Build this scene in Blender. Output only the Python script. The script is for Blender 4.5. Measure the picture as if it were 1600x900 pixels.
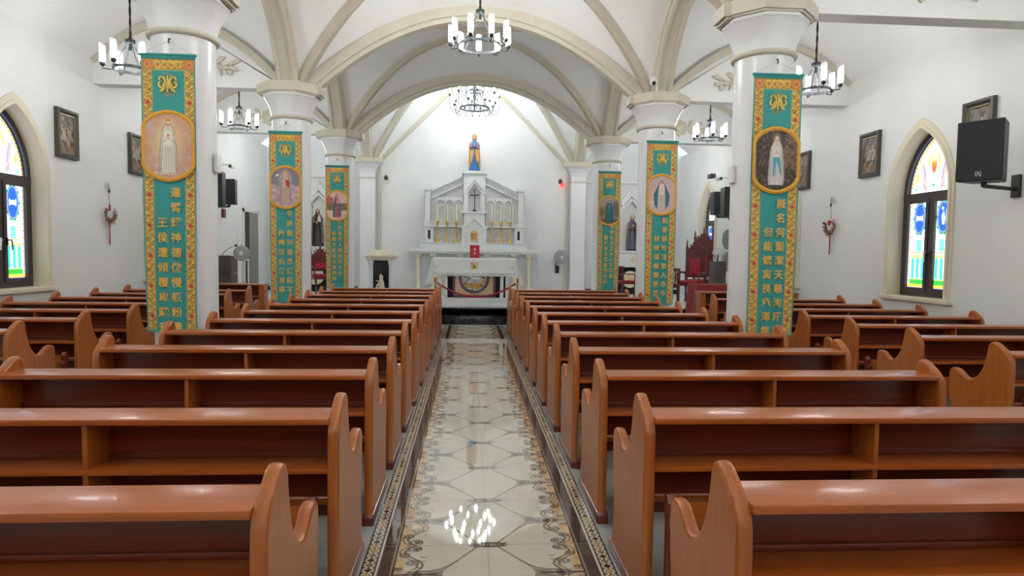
import bpy, bmesh, math, random
import numpy as np
from mathutils import Vector, Matrix
random.seed(7); rng = np.random.default_rng(7)
PI = math.pi
for o in list(bpy.data.objects): bpy.data.objects.remove(o)
scene = bpy.context.scene
COL = scene.collection

# ------------------------------------------------------------------ camera
cam = bpy.data.cameras.new('camera'); camo = bpy.data.objects.new('camera', cam); COL.objects.link(camo)
cam.sensor_width = 36.0; cam.lens = 1017.6/1600*36.0; cam.clip_start = .05; cam.clip_end = 200
YAW, PIT, ROL = .0656, .0536, .0136
camo.matrix_world = (Matrix.Translation((-.1069, 0, 1.5)) @ Matrix.Rotation(-YAW, 4, 'Z')
                     @ Matrix.Rotation(PI/2-PIT, 4, 'X') @ Matrix.Rotation(ROL, 4, 'Z'))
scene.camera = camo
# ------------------------------------------------------------------ world, exposure
w = bpy.data.worlds.new('overcast_sky'); scene.world = w; w.use_nodes = True
bg = w.node_tree.nodes['Background']; bg.inputs[0].default_value = (.80, .90, 1.0, 1); bg.inputs[1].default_value = 2.4
vs = scene.view_settings
vs.view_transform = 'Standard'; vs.look = 'None'; vs.gamma = 1.0; vs.exposure = 0.0; vs.use_curve_mapping = False
BULB_E = 240.0         # radiance of the lit bulbs

XL, XR = -5.95, 6.20      # side walls
YB, YE, YN = -5.04, 19.3, 18.75   # wall behind the camera, aisle end walls, nave end wall
CX = 2.97                 # column lines
COLY = [-1.09, 2.86, 6.81, 10.75, 14.70]
LINES = [YB, -1.09, 2.86, 6.81, 10.75, 14.70, 18.65]
DZ = .33                  # height of the sanctuary platform

# ------------------------------------------------------------------ materials
def s2l(c):
    return tuple(((x/255)/12.92 if x/255 <= .04045 else (((x/255)+.055)/1.055)**2.4) for x in c)
def mat(name, rgb, rough=.5, metal=0, coat=0, noise=None, bump=None, emit=None, spec=None):
    m = bpy.data.materials.new(name); m.use_nodes = True
    nt = m.node_tree; b = nt.nodes['Principled BSDF']; c = s2l(rgb)
    b.inputs['Base Color'].default_value = (*c, 1); b.inputs['Roughness'].default_value = rough
    b.inputs['Metallic'].default_value = metal; b.inputs['Coat Weight'].default_value = coat
    b.inputs['Coat Roughness'].default_value = .10
    if spec is not None: b.inputs['Specular IOR Level'].default_value = spec
    tc = nt.nodes.new('ShaderNodeTexCoord')
    if noise:
        rgb2, scale, stretch = noise[:3]
        mp = nt.nodes.new('ShaderNodeMapping'); mp.inputs['Scale'].default_value = stretch
        n = nt.nodes.new('ShaderNodeTexNoise'); n.inputs['Scale'].default_value = scale; n.inputs['Detail'].default_value = 6
        r = nt.nodes.new('ShaderNodeValToRGB'); r.color_ramp.elements[0].position = .35; r.color_ramp.elements[1].position = .68
        r.color_ramp.elements[0].color = (*c, 1); r.color_ramp.elements[1].color = (*s2l(rgb2), 1)
        nt.links.new(tc.outputs['Object'], mp.inputs[0]); nt.links.new(mp.outputs[0], n.inputs[0])
        nt.links.new(n.outputs[0], r.inputs[0]); nt.links.new(r.outputs[0], b.inputs['Base Color'])
    if bump:
        n2 = nt.nodes.new('ShaderNodeTexNoise'); n2.inputs['Scale'].default_value = bump[0]; n2.inputs['Detail'].default_value = 4
        bp = nt.nodes.new('ShaderNodeBump'); bp.inputs['Strength'].default_value = bump[1]; bp.inputs['Distance'].default_value = .01
        nt.links.new(tc.outputs['Object'], n2.inputs[0]); nt.links.new(n2.outputs[0], bp.inputs['Height'])
        nt.links.new(bp.outputs[0], b.inputs['Normal'])
    if emit:
        b.inputs['Emission Color'].default_value = (*s2l(emit[0]), 1); b.inputs['Emission Strength'].default_value = emit[1]
    return m
def paintmat(name, rough, coat=0, bump=0, transparent=False):
    m = bpy.data.materials.new(name); m.use_nodes = True; nt = m.node_tree; b = nt.nodes['Principled BSDF']
    a = nt.nodes.new('ShaderNodeAttribute'); a.attribute_name = 'Col'
    if transparent:
        t = nt.nodes.new('ShaderNodeBsdfTransparent'); g = nt.nodes.new('ShaderNodeBsdfGlossy'); g.inputs['Roughness'].default_value = .1
        mx = nt.nodes.new('ShaderNodeMixShader'); mx.inputs[0].default_value = .05
        nt.links.new(a.outputs[0], t.inputs[0]); nt.links.new(t.outputs[0], mx.inputs[1]); nt.links.new(g.outputs[0], mx.inputs[2])
        nt.links.new(mx.outputs[0], nt.nodes['Material Output'].inputs[0]); return m
    nt.links.new(a.outputs[0], b.inputs['Base Color']); b.inputs['Roughness'].default_value = rough; b.inputs['Coat Weight'].default_value = coat
    b.inputs['Coat Roughness'].default_value = .05
    if bump:
        tc = nt.nodes.new('ShaderNodeTexCoord'); n2 = nt.nodes.new('ShaderNodeTexNoise'); n2.inputs['Scale'].default_value = 400
        bp = nt.nodes.new('ShaderNodeBump'); bp.inputs['Strength'].default_value = bump; bp.inputs['Distance'].default_value = .002
        nt.links.new(tc.outputs['Object'], n2.inputs[0]); nt.links.new(n2.outputs[0], bp.inputs['Height']); nt.links.new(bp.outputs[0], b.inputs['Normal'])
    return m
WALL = mat('white_wall_paint', (232, 233, 231), .55, noise=((227, 229, 228), 1.5, (1, 1, 1)), bump=(60, .04))
VAULT = mat('white_vault_plaster', (240, 241, 241), .7, bump=(40, .05))
STONE = mat('greige_rib_paint', (204, 198, 181), .55, noise=((197, 191, 173), 4, (1, 1, 1)))
COLM = mat('white_column_paint', (228, 229, 230), .28, noise=((222, 223, 226), 2, (1, 1, 1)))
FLOORM = mat('grey_marble_floor', (176, 182, 180), .12, noise=((150, 157, 156), 3.5, (1, 1, 1)))
WOODX = mat('varnished_wood_lengthwise', (172, 89, 32), .3, coat=.22, noise=((158, 78, 26), 5, (.6, 9, 9)))
WOODZ = mat('varnished_wood_upright', (168, 94, 32), .34, coat=.15, noise=((154, 80, 26), 5, (9, 9, .6)))
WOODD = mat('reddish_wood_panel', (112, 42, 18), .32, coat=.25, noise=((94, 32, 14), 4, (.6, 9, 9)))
BLACKST = mat('black_granite', (18, 21, 22), .1, noise=((34, 38, 40), 7, (1, 1, 1)))
WHITEST = mat('white_marble', (230, 232, 231), .3, noise=((220, 223, 223), 4, (1, 1, 1)))
GREYST = mat('grey_marble', (192, 195, 196), .3, noise=((206, 208, 209), 6, (1, 1, 1)))
CREAMST = mat('cream_stone', (222, 212, 186), .45)
IRON = mat('black_iron', (34, 40, 44), .4, metal=.3)
BULB = mat('lit_bulb', (255, 255, 255), .5, emit=((253, 253, 250), BULB_E))
SHADE = bpy.data.materials.new('lit_glass_shade'); SHADE.use_nodes = True
_n = SHADE.node_tree; _b = _n.nodes['Principled BSDF']; _b.inputs['Base Color'].default_value = (.9, .95, 1, 1)
_b.inputs['Emission Color'].default_value = (.85, .95, 1, 1); _b.inputs['Emission Strength'].default_value = 1.3; _b.inputs['Roughness'].default_value = .1
_t = _n.nodes.new('ShaderNodeBsdfTransparent'); _x = _n.nodes.new('ShaderNodeMixShader'); _x.inputs[0].default_value = .35
_n.links.new(_t.outputs[0], _x.inputs[1]); _n.links.new(_b.outputs[0], _x.inputs[2]); _n.links.new(_x.outputs[0], _n.nodes['Material Output'].inputs[0])
BLACKP = mat('black_plastic', (24, 27, 29), .45)
GRILLE = mat('black_speaker_grille', (20, 24, 26), .6, bump=(300, .3))
WHITEP = mat('white_plastic', (225, 226, 224), .35)
GREYP = mat('grey_fan_metal', (188, 192, 194), .35, metal=.2)
GOLD = mat('polished_gold', (216, 168, 72), .25, metal=.9)
GOLDP = mat('gold_thread', (240, 182, 72), .5)
GOLDB = mat('bright_gold_thread', (232, 196, 82), .5)
BRONZE = mat('dark_bronze', (72, 70, 64), .35, metal=.6)
PICF = mat('dark_carved_frame', (74, 70, 64), .45, noise=((56, 52, 48), 20, (1, 1, 1)))
PICG = mat('tarnished_gilt_slip', (140, 122, 84), .4, metal=.3)
CASING = mat('cream_window_casing', (222, 214, 190), .45)
SASH = mat('dark_bronze_window_frame', (62, 56, 54), .4)
CLOTHW = mat('white_altar_linen', (232, 235, 236), .8, bump=(80, .1))
REDV = mat('crimson_velvet', (150, 24, 44), .75)
REDC = mat('dark_red_tablecloth', (136, 44, 46), .85)
REDB = mat('crimson_book_cover', (176, 28, 60), .6)
MAHOG = mat('dark_mahogany', (92, 26, 24), .35, coat=.3)
TANP = mat('tan_marble_panel', (196, 170, 132), .4)
PURP = mat('purple_marble', (92, 66, 88), .4)
BROWNL = mat('dark_brown_lectern', (84, 74, 70), .5)
SKIN = mat('painted_skin', (222, 178, 150), .5)
HAIR = mat('painted_brown_hair', (96, 62, 36), .5)
BLUE = mat('painted_blue_robe', (30, 120, 196), .4, noise=((22, 96, 170), 14, (6, 6, .6)))
MANTLE = mat('patterned_gold_mantle', (214, 164, 86), .45, noise=((176, 120, 66), 16, (3, 3, 1)))
MANTLEV = mat('patterned_violet_sleeve', (150, 120, 140), .45, noise=((110, 90, 120), 20, (1, 1, 1)))
DARKROBE = mat('dark_brown_robe', (58, 46, 42), .5, noise=((36, 30, 30), 10, (4, 4, .5)))
DARKMAN = mat('black_gold_mantle', (48, 44, 42), .5, noise=((150, 132, 92), 26, (1, 1, 1)))
SLATE = mat('slate_violet_robe', (92, 90, 120), .5, noise=((70, 70, 98), 14, (5, 5, .5)))
CREAMC = mat('cream_cloth', (226, 212, 190), .6)
TWIG = mat('dried_twig', (128, 92, 68), .8)
DRYFL = mat('dried_brown_flower', (140, 84, 62), .8)
REDR = mat('red_ribbon', (170, 22, 34), .6)
REDF = mat('red_flower', (190, 20, 30), .6)
DOORL = mat('greige_door_leaf', (132, 128, 122), .5)
DARKV = mat('doorway_shade_paint', (50, 40, 36), .6)
TEALH = mat('teal_banner_hem', (52, 140, 132), .8)
REDGLOW = mat('red_sanctuary_glass', (255, 60, 50), .3, emit=((255, 50, 40), 3))
PAINT = paintmat('painted_cloth', .75, bump=.3); PAINTT = paintmat('printed_tile_glaze', .028)
PAINTG = paintmat('stained_glass', .1, transparent=True); PAINTR = paintmat('painted_relief', .4)

# ------------------------------------------------------------------ mesh builder
class MB:
    def __init__(s): s.v = []; s.f = []
    def add(s, v, f):
        n = len(s.v); s.v += [tuple(p) for p in v]; s.f += [tuple(i+n for i in q) for q in f]; return s
    def box(s, x0, x1, y0, y1, z0, z1):
        v = [(x, y, z) for x in (x0, x1) for y in (y0, y1) for z in (z0, z1)]
        return s.add(v, [(0, 1, 3, 2), (4, 6, 7, 5), (0, 4, 5, 1), (2, 3, 7, 6), (0, 2, 6, 4), (1, 5, 7, 3)])
    def bbox(s, x0, x1, y0, y1, z0, z1, b=.006):    # bevelled box
        bm = bmesh.new(); bmesh.ops.create_cube(bm, size=1)
        for q in bm.verts: q.co = Vector((x0+(q.co.x+.5)*(x1-x0), y0+(q.co.y+.5)*(y1-y0), z0+(q.co.z+.5)*(z1-z0)))
        bmesh.ops.bevel(bm, geom=list(bm.edges), offset=b, segments=2, affect='EDGES', profile=.6)
        bm.verts.index_update(); s.add([q.co for q in bm.verts], [[x.index for x in f.verts] for f in bm.faces]); bm.free(); return s
    def lathe(s, prof, n=24, c=(0, 0, 0), sx=1, sy=1, ph=0, fold=None, cap=True):
        V = []
        for (r, z) in prof:
            for i in range(n):
                a = 2*PI*i/n+ph; k = r*(fold(a, z) if fold else 1)
                V.append((c[0]+k*math.cos(a)*sx, c[1]+k*math.sin(a)*sy, c[2]+z))
        m = len(prof); Fs = [(j*n+i, j*n+(i+1) % n, (j+1)*n+(i+1) % n, (j+1)*n+i) for j in range(m-1) for i in range(n)]
        if cap: Fs.append(tuple(range(n))[::-1]); Fs.append(tuple((m-1)*n+i for i in range(n)))
        return s.add(V, Fs)
    def tube(s, pts, r, n=8, closed=False, taper=None):
        P = [Vector(p) for p in pts]; m = len(P); V = []; up = None
        for i, p in enumerate(P):
            if closed: t = (P[(i+1) % m]-P[i-1]).normalized()
            else: t = (P[min(i+1, m-1)]-P[max(i-1, 0)]).normalized()
            if up is None:
                up = Vector((0, 0, 1)) if abs(t.z) < .9 else Vector((1, 0, 0))
            a = t.cross(up).normalized(); b = a.cross(t).normalized(); up = b
            rr = r if taper is None else r*(taper[i] if isinstance(taper, (list, tuple)) else 1+(taper-1)*i/(m-1))
            for k in range(n):
                an = 2*PI*k/n; V.append(p+a*rr*math.cos(an)+b*rr*math.sin(an))
        L = m if closed else m-1
        Fs = [(i*n+k, i*n+(k+1) % n, ((i+1) % m)*n+(k+1) % n, ((i+1) % m)*n+k) for i in range(L) for k in range(n)]
        if not closed: Fs += [tuple(range(n))[::-1], tuple((m-1)*n+k for k in range(n))]
        return s.add(V, Fs)
    def ball(s, c, r, n=12, sx=1, sy=1, sz=1):
        pr = [(max(r*math.sin(PI*j/(n//2+1)), .0005), -r*math.cos(PI*j/(n//2+1))*sz) for j in range(n//2+2)]
        return s.lathe(pr, n, c, sx, sy)
    def prism(s, poly, d0, d1, axis='y'):
        """poly 2D outline extruded; axis y: (x,z), axis x: (y,z), axis z: (x,y)"""
        n = len(poly)
        def q(p, d): return (p[0], d, p[1]) if axis == 'y' else ((d, p[0], p[1]) if axis == 'x' else (p[0], p[1], d))
        V = [q(p, d0) for p in poly]+[q(p, d1) for p in poly]
        Fs = [(i, (i+1) % n, n+(i+1) % n, n+i) for i in range(n)]+[tuple(range(n))[::-1], tuple(range(n, 2*n))]
        return s.add(V, Fs)
    def rprism(s, poly, d0, d1, b, axis='x'):
        """prism with rounded rim"""
        def inset(P, t):
            out = []; n = len(P)
            ar = sum(P[i][0]*P[(i+1) % n][1]-P[(i+1) % n][0]*P[i][1] for i in range(n)); sg = 1 if ar > 0 else -1
            for i in range(n):
                a, c, e = Vector(P[i-1]), Vector(P[i]), Vector(P[(i+1) % n])
                d1_, d2_ = (c-a).normalized(), (e-c).normalized(); nn = Vector((-d1_.y-d2_.y, d1_.x+d2_.x))
                nn = nn.normalized() if nn.length > 1e-6 else Vector((0, 0)); k = max(.5, nn.dot(Vector((-d1_.y, d1_.x))))
                out.append(c+nn*sg*t/k)
            return out
        def q(p, d): return (p[0], d, p[1]) if axis == 'y' else ((d, p[0], p[1]) if axis == 'x' else (p[0], p[1], d))
        L = [(d0, b), (d0+.3*b, .3*b), (d0+b, 0), (d1-b, 0), (d1-.3*b, .3*b), (d1, b)]; n = len(poly); V = []
        for d, t in L: V += [q(p, d) for p in (inset(poly, t) if t else poly)]
        Fs = [(j*n+i, j*n+(i+1) % n, (j+1)*n+(i+1) % n, (j+1)*n+i) for j in range(5) for i in range(n)]
        Fs += [tuple(range(n))[::-1], tuple(5*n+i for i in range(n))]
        return s.add(V, Fs)
    def ribbon(s, pts, w, y=0.0):          # flat stroke in the XZ plane at depth y
        P = [Vector((p[0], p[1])) for p in pts]; V = []
        for i, p in enumerate(P):
            t = (P[min(i+1, len(P)-1)]-P[max(i-1, 0)]).normalized(); nn = Vector((-t.y, t.x))
            ww = w*(.45+.55*math.sin(PI*(i+.5)/len(P))) ; V += [(p.x+nn.x*ww/2, y, p.y+nn.y*ww/2), (p.x-nn.x*ww/2, y, p.y-nn.y*ww/2)]
        return s.add(V, [(2*i, 2*i+1, 2*i+3, 2*i+2) for i in range(len(P)-1)])
    def sweep(s, frames, sect, closed=False):
        """frames: list of (pos, side, up); sect: list of (a,b)"""
        n = len(sect); V = []
        for p, a, b in frames:
            for (u, v_) in sect: V.append(Vector(p)+Vector(a)*u+Vector(b)*v_)
        m = len(frames); Fs = [(i*n+k, i*n+(k+1) % n, (i+1)*n+(k+1) % n, (i+1)*n+k) for i in range(m-1) for k in range(n)]
        Fs += [tuple(range(n))[::-1], tuple((m-1)*n+k for k in range(n))]
        return s.add(V, Fs)
    def mesh(s, name, m, smooth=None):
        me = bpy.data.meshes.new(name); me.from_pydata(s.v, [], s.f); me.materials.append(m)
        bm = bmesh.new(); bm.from_mesh(me); bmesh.ops.recalc_face_normals(bm, faces=bm.faces); bm.to_mesh(me); bm.free()
        if smooth is not None:
            me.polygons.foreach_set('use_smooth', [True]*len(me.polygons)); me.set_sharp_from_angle(angle=math.radians(smooth)); me.polygons.foreach_set('use_smooth', [len(p.vertices) < 10 for p in me.polygons])
        return me
    def obj(s, name, m, parent=None, smooth=None, **k): return link(name, s.mesh(name, m, smooth), parent, **k)
def link(name, data, parent=None, loc=None, rot=None, kind=None):
    o = bpy.data.objects.new(name, data); COL.objects.link(o)
    if parent: o.parent = parent
    if loc is not None: o.location = loc
    if rot is not None: o.rotation_euler = rot
    if kind: o['kind'] = kind
    return o
def thing(name, label, cat, loc=(0, 0, 0), rotz=0, group=None):
    o = bpy.data.objects.new(name, None); COL.objects.link(o); o.empty_display_size = .1
    o.location = loc; o.rotation_euler = (0, 0, rotz); o['label'] = label; o['category'] = cat
    if group: o['group'] = group
    return o
def tag(o, label, cat, group=None):
    o['label'] = label; o['category'] = cat
    if group: o['group'] = group
    return o
def setting(name, loc=(0, 0, 0)):
    o = bpy.data.objects.new(name, None); COL.objects.link(o); o.location = loc; o['kind'] = 'structure'; o.empty_display_size = .1; return o
def dup(root, loc=None, rotz=None, label=None, group=None):
    def cp(o, par):
        c = o.copy(); COL.objects.link(c); c.parent = par
        for ch in kids.get(o, []): cp(ch, c)
        return c
    kids = {}
    def walk(o):
        kids[o] = list(o.children)
        for c in kids[o]: walk(c)
    walk(root); r = cp(root, None)
    if loc is not None: r.location = loc
    if rotz is not None: r.rotation_euler = (0, 0, rotz)
    if label: r['label'] = label
    if group: r['group'] = group
    return r
def setlabel(o, label): o['label'] = label; return o

# ------------------------------------------------------------------ painting on vertex grids (flat print, glass, glaze)
class Cv:
    """colour field over a w x h metre rectangle, origin lower left, one sample per vertex"""
    def __init__(s, w, h, res, bgc):
        s.w, s.h = w, h; s.nx, s.ny = max(2, int(round(w/res))+1), max(2, int(round(h/res))+1)
        s.X, s.Y = np.meshgrid(np.linspace(0, w, s.nx), np.linspace(0, h, s.ny)); s.e = res*.7
        s.c = np.zeros((s.ny, s.nx, 3)); s.c[:] = bgc
    def mix(s, a, col): a = np.clip(a, 0, 1)[..., None]; s.c = s.c*(1-a)+np.array(col, float)*a
    def sd(s, d, col, op=1): s.mix(op*np.clip(.5-d/(2*s.e), 0, 1), col)
    def ell(s, x, y, rx, ry, col, rot=0, op=1, soft=None):
        c, n = math.cos(rot), math.sin(rot); dx, dy = s.X-x, s.Y-y; u = (dx*c+dy*n)/rx; v = (-dx*n+dy*c)/ry
        d = (np.sqrt(u*u+v*v)-1)*min(rx, ry)
        if soft: s.mix(op*np.clip(-d/(soft), 0, 1), col)
        else: s.sd(d, col, op)
    def ring(s, x, y, rx, ry, wd, col):
        u = (s.X-x)/rx; v = (s.Y-y)/ry; s.sd(abs((np.sqrt(u*u+v*v)-1)*min(rx, ry))-wd/2, col)
    def line(s, pts, wd, col, op=1):
        D = np.full(s.X.shape, 1e9)
        for (a, b) in zip(pts[:-1], pts[1:]):
            ax, ay = a; bx, by = b[0]-ax, b[1]-ay; L = bx*bx+by*by+1e-12
            t = np.clip(((s.X-ax)*bx+(s.Y-ay)*by)/L, 0, 1); D = np.minimum(D, np.hypot(s.X-ax-t*bx, s.Y-ay-t*by))
        s.sd(D-wd/2, col, op)
    def poly(s, pts, col, op=1):
        ins = np.zeros(s.X.shape, bool); n = len(pts); D = np.full(s.X.shape, 1e9)
        for i in range(n):
            x1, y1 = pts[i]; x2, y2 = pts[(i+1) % n]
            cnd = ((y1 > s.Y) != (y2 > s.Y)) & (s.X < (x2-x1)*(s.Y-y1)/((y2-y1) if y2 != y1 else 1e-9)+x1); ins ^= cnd
            bx, by = x2-x1, y2-y1; L = bx*bx+by*by+1e-12; t = np.clip(((s.X-x1)*bx+(s.Y-y1)*by)/L, 0, 1)
            D = np.minimum(D, np.hypot(s.X-x1-t*bx, s.Y-y1-t*by))
        s.sd(np.where(ins, -D, D), col, op)
    def rect(s, x0, x1, y0, y1, col, op=1): s.sd(np.maximum(np.maximum(x0-s.X, s.X-x1), np.maximum(y0-s.Y, s.Y-y1)), col, op)
    def speck(s, n, r, cols, reg=None, op=.8):
        x0, x1, y0, y1 = reg or (0, s.w, 0, s.h)
        for _ in range(n):
            s.ell(rng.uniform(x0, x1), rng.uniform(y0, y1), r*rng.uniform(.6, 1.5), r*rng.uniform(.5, 1.2), cols[rng.integers(len(cols))], rng.uniform(0, 3), op)
    def noise(s, amp, k=8):
        g = rng.normal(0, 1, (int(s.ny/k)+3, int(s.nx/k)+3)); yi = np.linspace(0, g.shape[0]-1.01, s.ny); xi = np.linspace(0, g.shape[1]-1.01, s.nx)
        y0, x0 = yi.astype(int), xi.astype(int); fy, fx = (yi-y0)[:, None], (xi-x0)[None]
        v = g[y0][:, x0]*(1-fy)*(1-fx)+g[y0+1][:, x0]*fy*(1-fx)+g[y0][:, x0+1]*(1-fy)*fx+g[y0+1][:, x0+1]*fy*fx
        s.c = np.clip(s.c+amp*v[..., None], 0, 255)
    def mesh(s, name, m, fn=None, keep=None):
        """fn maps (X,Y) arrays to x,y,z arrays; default upright in XZ facing -y"""
        X, Y = s.X, s.Y; P = fn(X, Y) if fn else (X, 0*X, Y)
        co = np.stack([p.ravel() for p in P], 1); idx = np.arange(s.nx*s.ny).reshape(s.ny, s.nx)
        q = np.stack([idx[:-1, :-1], idx[:-1, 1:], idx[1:, 1:], idx[1:, :-1]], -1).reshape(-1, 4)
        c = np.clip(s.c/255, 0, 1); lin = np.where(c <= .04045, c/12.92, ((c+.055)/1.055)**2.4).reshape(-1, 3)
        if keep is not None:
            kq = keep(X, Y).ravel()[q].any(1); q = q[kq]
            used = np.unique(q); mp = np.zeros(len(co), int); mp[used] = np.arange(len(used)); co = co[used]; lin = lin[used]; q = mp[q]
        me = bpy.data.meshes.new(name); me.vertices.add(len(co)); me.vertices.foreach_set('co', co.astype(np.float32).ravel())
        me.loops.add(q.size); me.loops.foreach_set('vertex_index', q.ravel().astype(np.int32))
        me.polygons.add(len(q)); me.polygons.foreach_set('loop_start', np.arange(0, q.size, 4, dtype=np.int32))
        me.update(calc_edges=True); me.materials.append(m)
        a = me.color_attributes.new('Col', 'FLOAT_COLOR', 'POINT'); a.data.foreach_set('color', np.concatenate([lin, np.ones((len(lin), 1))], 1).astype(np.float32).ravel())
        me.polygons.foreach_set('use_smooth', [True]*len(me.polygons))
        return me

def text_mesh(txt, size, m, spacing=None):
    cu = bpy.data.curves.new('lettering', 'FONT'); cu.body = txt; cu.size = size; cu.align_x = 'CENTER'; cu.align_y = 'CENTER'
    cu.offset = size*.012; cu.resolution_u = 2; cu.extrude = .0008
    o = bpy.data.objects.new('tmp', cu); COL.objects.link(o); dg = bpy.context.evaluated_depsgraph_get()
    me = bpy.data.meshes.new_from_object(o.evaluated_get(dg)); bpy.data.objects.remove(o); bpy.data.curves.remove(cu)
    me.name = 'lettering'; me.materials.clear(); me.materials.append(m); return me
def join_meshes(name, items, m):
    """items: list of (mesh, matrix) baked to one mesh"""
    bm = bmesh.new()
    for me, M in items:
        t = me.copy(); t.transform(M); bm.from_mesh(t); bpy.data.meshes.remove(t)
    out = bpy.data.meshes.new(name); bm.to_mesh(out); bm.free(); out.materials.clear(); out.materials.append(m)
    return out
exec_parts = True

# ================================================================== THE SETTING
YK = 13.44                                   # front edge of the platform
fl = MB(); fl.box(XL-.3, -.606, YB, YK, -.1, 0); fl.box(.606, XR+.3, YB, YK, -.1, 0); fl.box(-.606, .606, YB, YK, -.1, -.012)
floor = fl.obj('floor', FLOORM, kind='structure')
# ---- aisle tiles, 0.6 m, printed and glazed
def tile_canvas():
    W_ = .6; c = Cv(W_, .6, .0034, (206, 202, 186))
    for _ in range(5): c.ell(rng.uniform(.05, .4), rng.uniform(0, .6), rng.uniform(.05, .12), .012, (192, 184, 158), rng.uniform(-.6, .6), .5, soft=.02)
    # orange brown ground beside the dark strip
    c.rect(.40, .455, -1, 1, (206, 178, 138))
    for i in range(26): c.ell(rng.uniform(.395, .45), rng.uniform(0, .6), .012, .02, (196, 142, 92), rng.uniform(0, 3), .5)
    dk, md, lt = (62, 54, 44), (112, 100, 84), (150, 142, 128)
    for m_ in (0, 1):
        f = (lambda y: y) if not m_ else (lambda y: .6-y)
        for off, col in ((0, dk), (.008, (164, 136, 104))):
            pts = [(.04, f(.008-off)), (.19, f(.225-off)), (.213, f(.262-off)), (.222, f(.30))]
            c.line(pts, .0048, col)
        # palmette arms
        c.poly([(.19, f(.222)), (.225, f(.252)), (.27, f(.268)), (.33, f(.272)), (.40, f(.30)), (.222, f(.30)), (.213, f(.262))], lt)
        c.line([(.15, f(.172)), (.19, f(.216)), (.23, f(.250)), (.28, f(.266)), (.36, f(.270))], .005, dk); c.line([(.222, f(.285)), (.30, f(.286))], .003, dk)
        # scroll with curls along the border
        T = np.linspace(0, 1, 34)
        xs = .375-.048*np.sin(T*PI*2.0); ys = .285-.285*T
        pts = [(xs[i], f(ys[i])) for i in range(34)]
        c.line(pts, .024, md); c.line(pts, .013, (206, 190, 160)); c.line([(x-.016, y) for x, y in pts], .0045, dk); c.line([(x+.014, y) for x, y in pts], .004, (120, 88, 60))
        for (cx_, cy_, r_) in ((.366, .036, .034), (.352, .040, .018), (.408, .105, .024), (.366, .185, .028), (.43, .25, .020)):
            c.ring(cx_, f(cy_), r_, r_*.85, .005, dk); c.ring(cx_+.003, f(cy_), r_*.55, r_*.5, .005, md); c.ell(cx_, f(cy_), .006, .006, dk)
        for (a_, b_) in ((.33, .12), (.335, .16), (.345, .225)): c.line([(a_, f(b_)), (a_-.022, f(b_+.014)), (a_-.03, f(b_+.004))], .004, dk)
        # knot on the centre line
        c.ell(.0, f(0), .085, .030, md); c.ell(.028, f(.0), .016, .014, (176, 172, 160)); c.ring(.05, f(.008), .022, .017, .005, dk); c.ring(.028, f(.0), .018, .02, .004, dk)
        c.ell(.085, f(.012), .016, .006, dk, .5); c.ell(.0, f(0), .009, .03, dk)
    c.ell(.325, .30, .085, .030, (112, 102, 92)); c.ell(.335, .30, .022, .024, dk); c.line([(.235, .30), (.43, .30)], .004, dk); c.ring(.335, .3, .034, .017, .004, (190, 182, 165))
    for s_ in (-1, 1):
        c.ell(.335+s_*.028, .30, .016, .005, dk); c.ell(.335, .30+s_*.013, .03, .004, dk, .4*s_)
        c.ell(.29, .30+s_*.016, .03, .007, (176, 166, 150), s_*.25); c.ell(.27, .30+s_*.006, .02, .003, dk, s_*.2); c.ring(.412, .30+s_*.026, .026, .016, .008, (226, 222, 210)); c.ring(.412, .30+s_*.026, .026, .016, .002, dk)
    c.rect(.39, .445, .295, .305, (30, 26, 24)); c.rect(.445, .454, -1, 1, (28, 24, 22))
    c.rect(.454, .462, -1, 1, (150, 140, 120)); c.rect(.462, .516, -1, 1, (66, 56, 50))
    for y_, h_ in ((.02, .1), (.2, .16), (.46, .1)): c.ell(.489, y_+h_/2, .026, h_/2, (84, 74, 68), 0, .6)
    c.rect(.516, .520, -1, 1, (20, 18, 18)); c.rect(.520, .532, -1, 1, (214, 210, 200)); c.rect(.532, .540, -1, 1, (20, 18, 18))
    c.rect(.540, .592, -1, 1, (216, 208, 188))
    for i in range(13):
        y_ = i*.05; col = ((196, 168, 92), (74, 48, 34), (132, 122, 104))[i % 3 if i % 6 < 3 else (i+1) % 3]
        c.poly([(.545, y_), (.566, y_+.022), (.587, y_), (.566, y_-.022)], dk); c.poly([(.549, y_), (.566, y_+.017), (.583, y_), (.566, y_-.017)], col)
        c.ell(.545, y_+.025, .006, .008, (96, 70, 50)); c.ell(.587, y_+.025, .006, .008, (96, 70, 50)); c.ell(.566, y_+.025, .006, .003, dk)
    c.rect(.592, .60, -1, 1, (16, 15, 15)); c.noise(3, 20)
    e = .0016   # pale grout at the rim
    c.rect(-1, 1, -1, e, (150, 146, 134)); c.rect(-1, 1, .6-e, 1, (150, 146, 134)); c.rect(-1, .0012, -1, 1, (150, 146, 134))
    return c
tc_ = tile_canvas(); tile_r = tc_.mesh('tile', PAINTT, lambda X, Y: (X, Y, 0*X)); tile_l = tc_.mesh('tile', PAINTT, lambda X, Y: (-X, Y, 0*X))
y = 3.276-.6*7
while y < YK-.02:
    for me in (tile_l, tile_r):
        o = link('tile', me, floor, (0, y, 0)); o.scale = (.9992*1.008, min(.9985, (YK-y)/.6-.002), 1)
    y += .6
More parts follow.
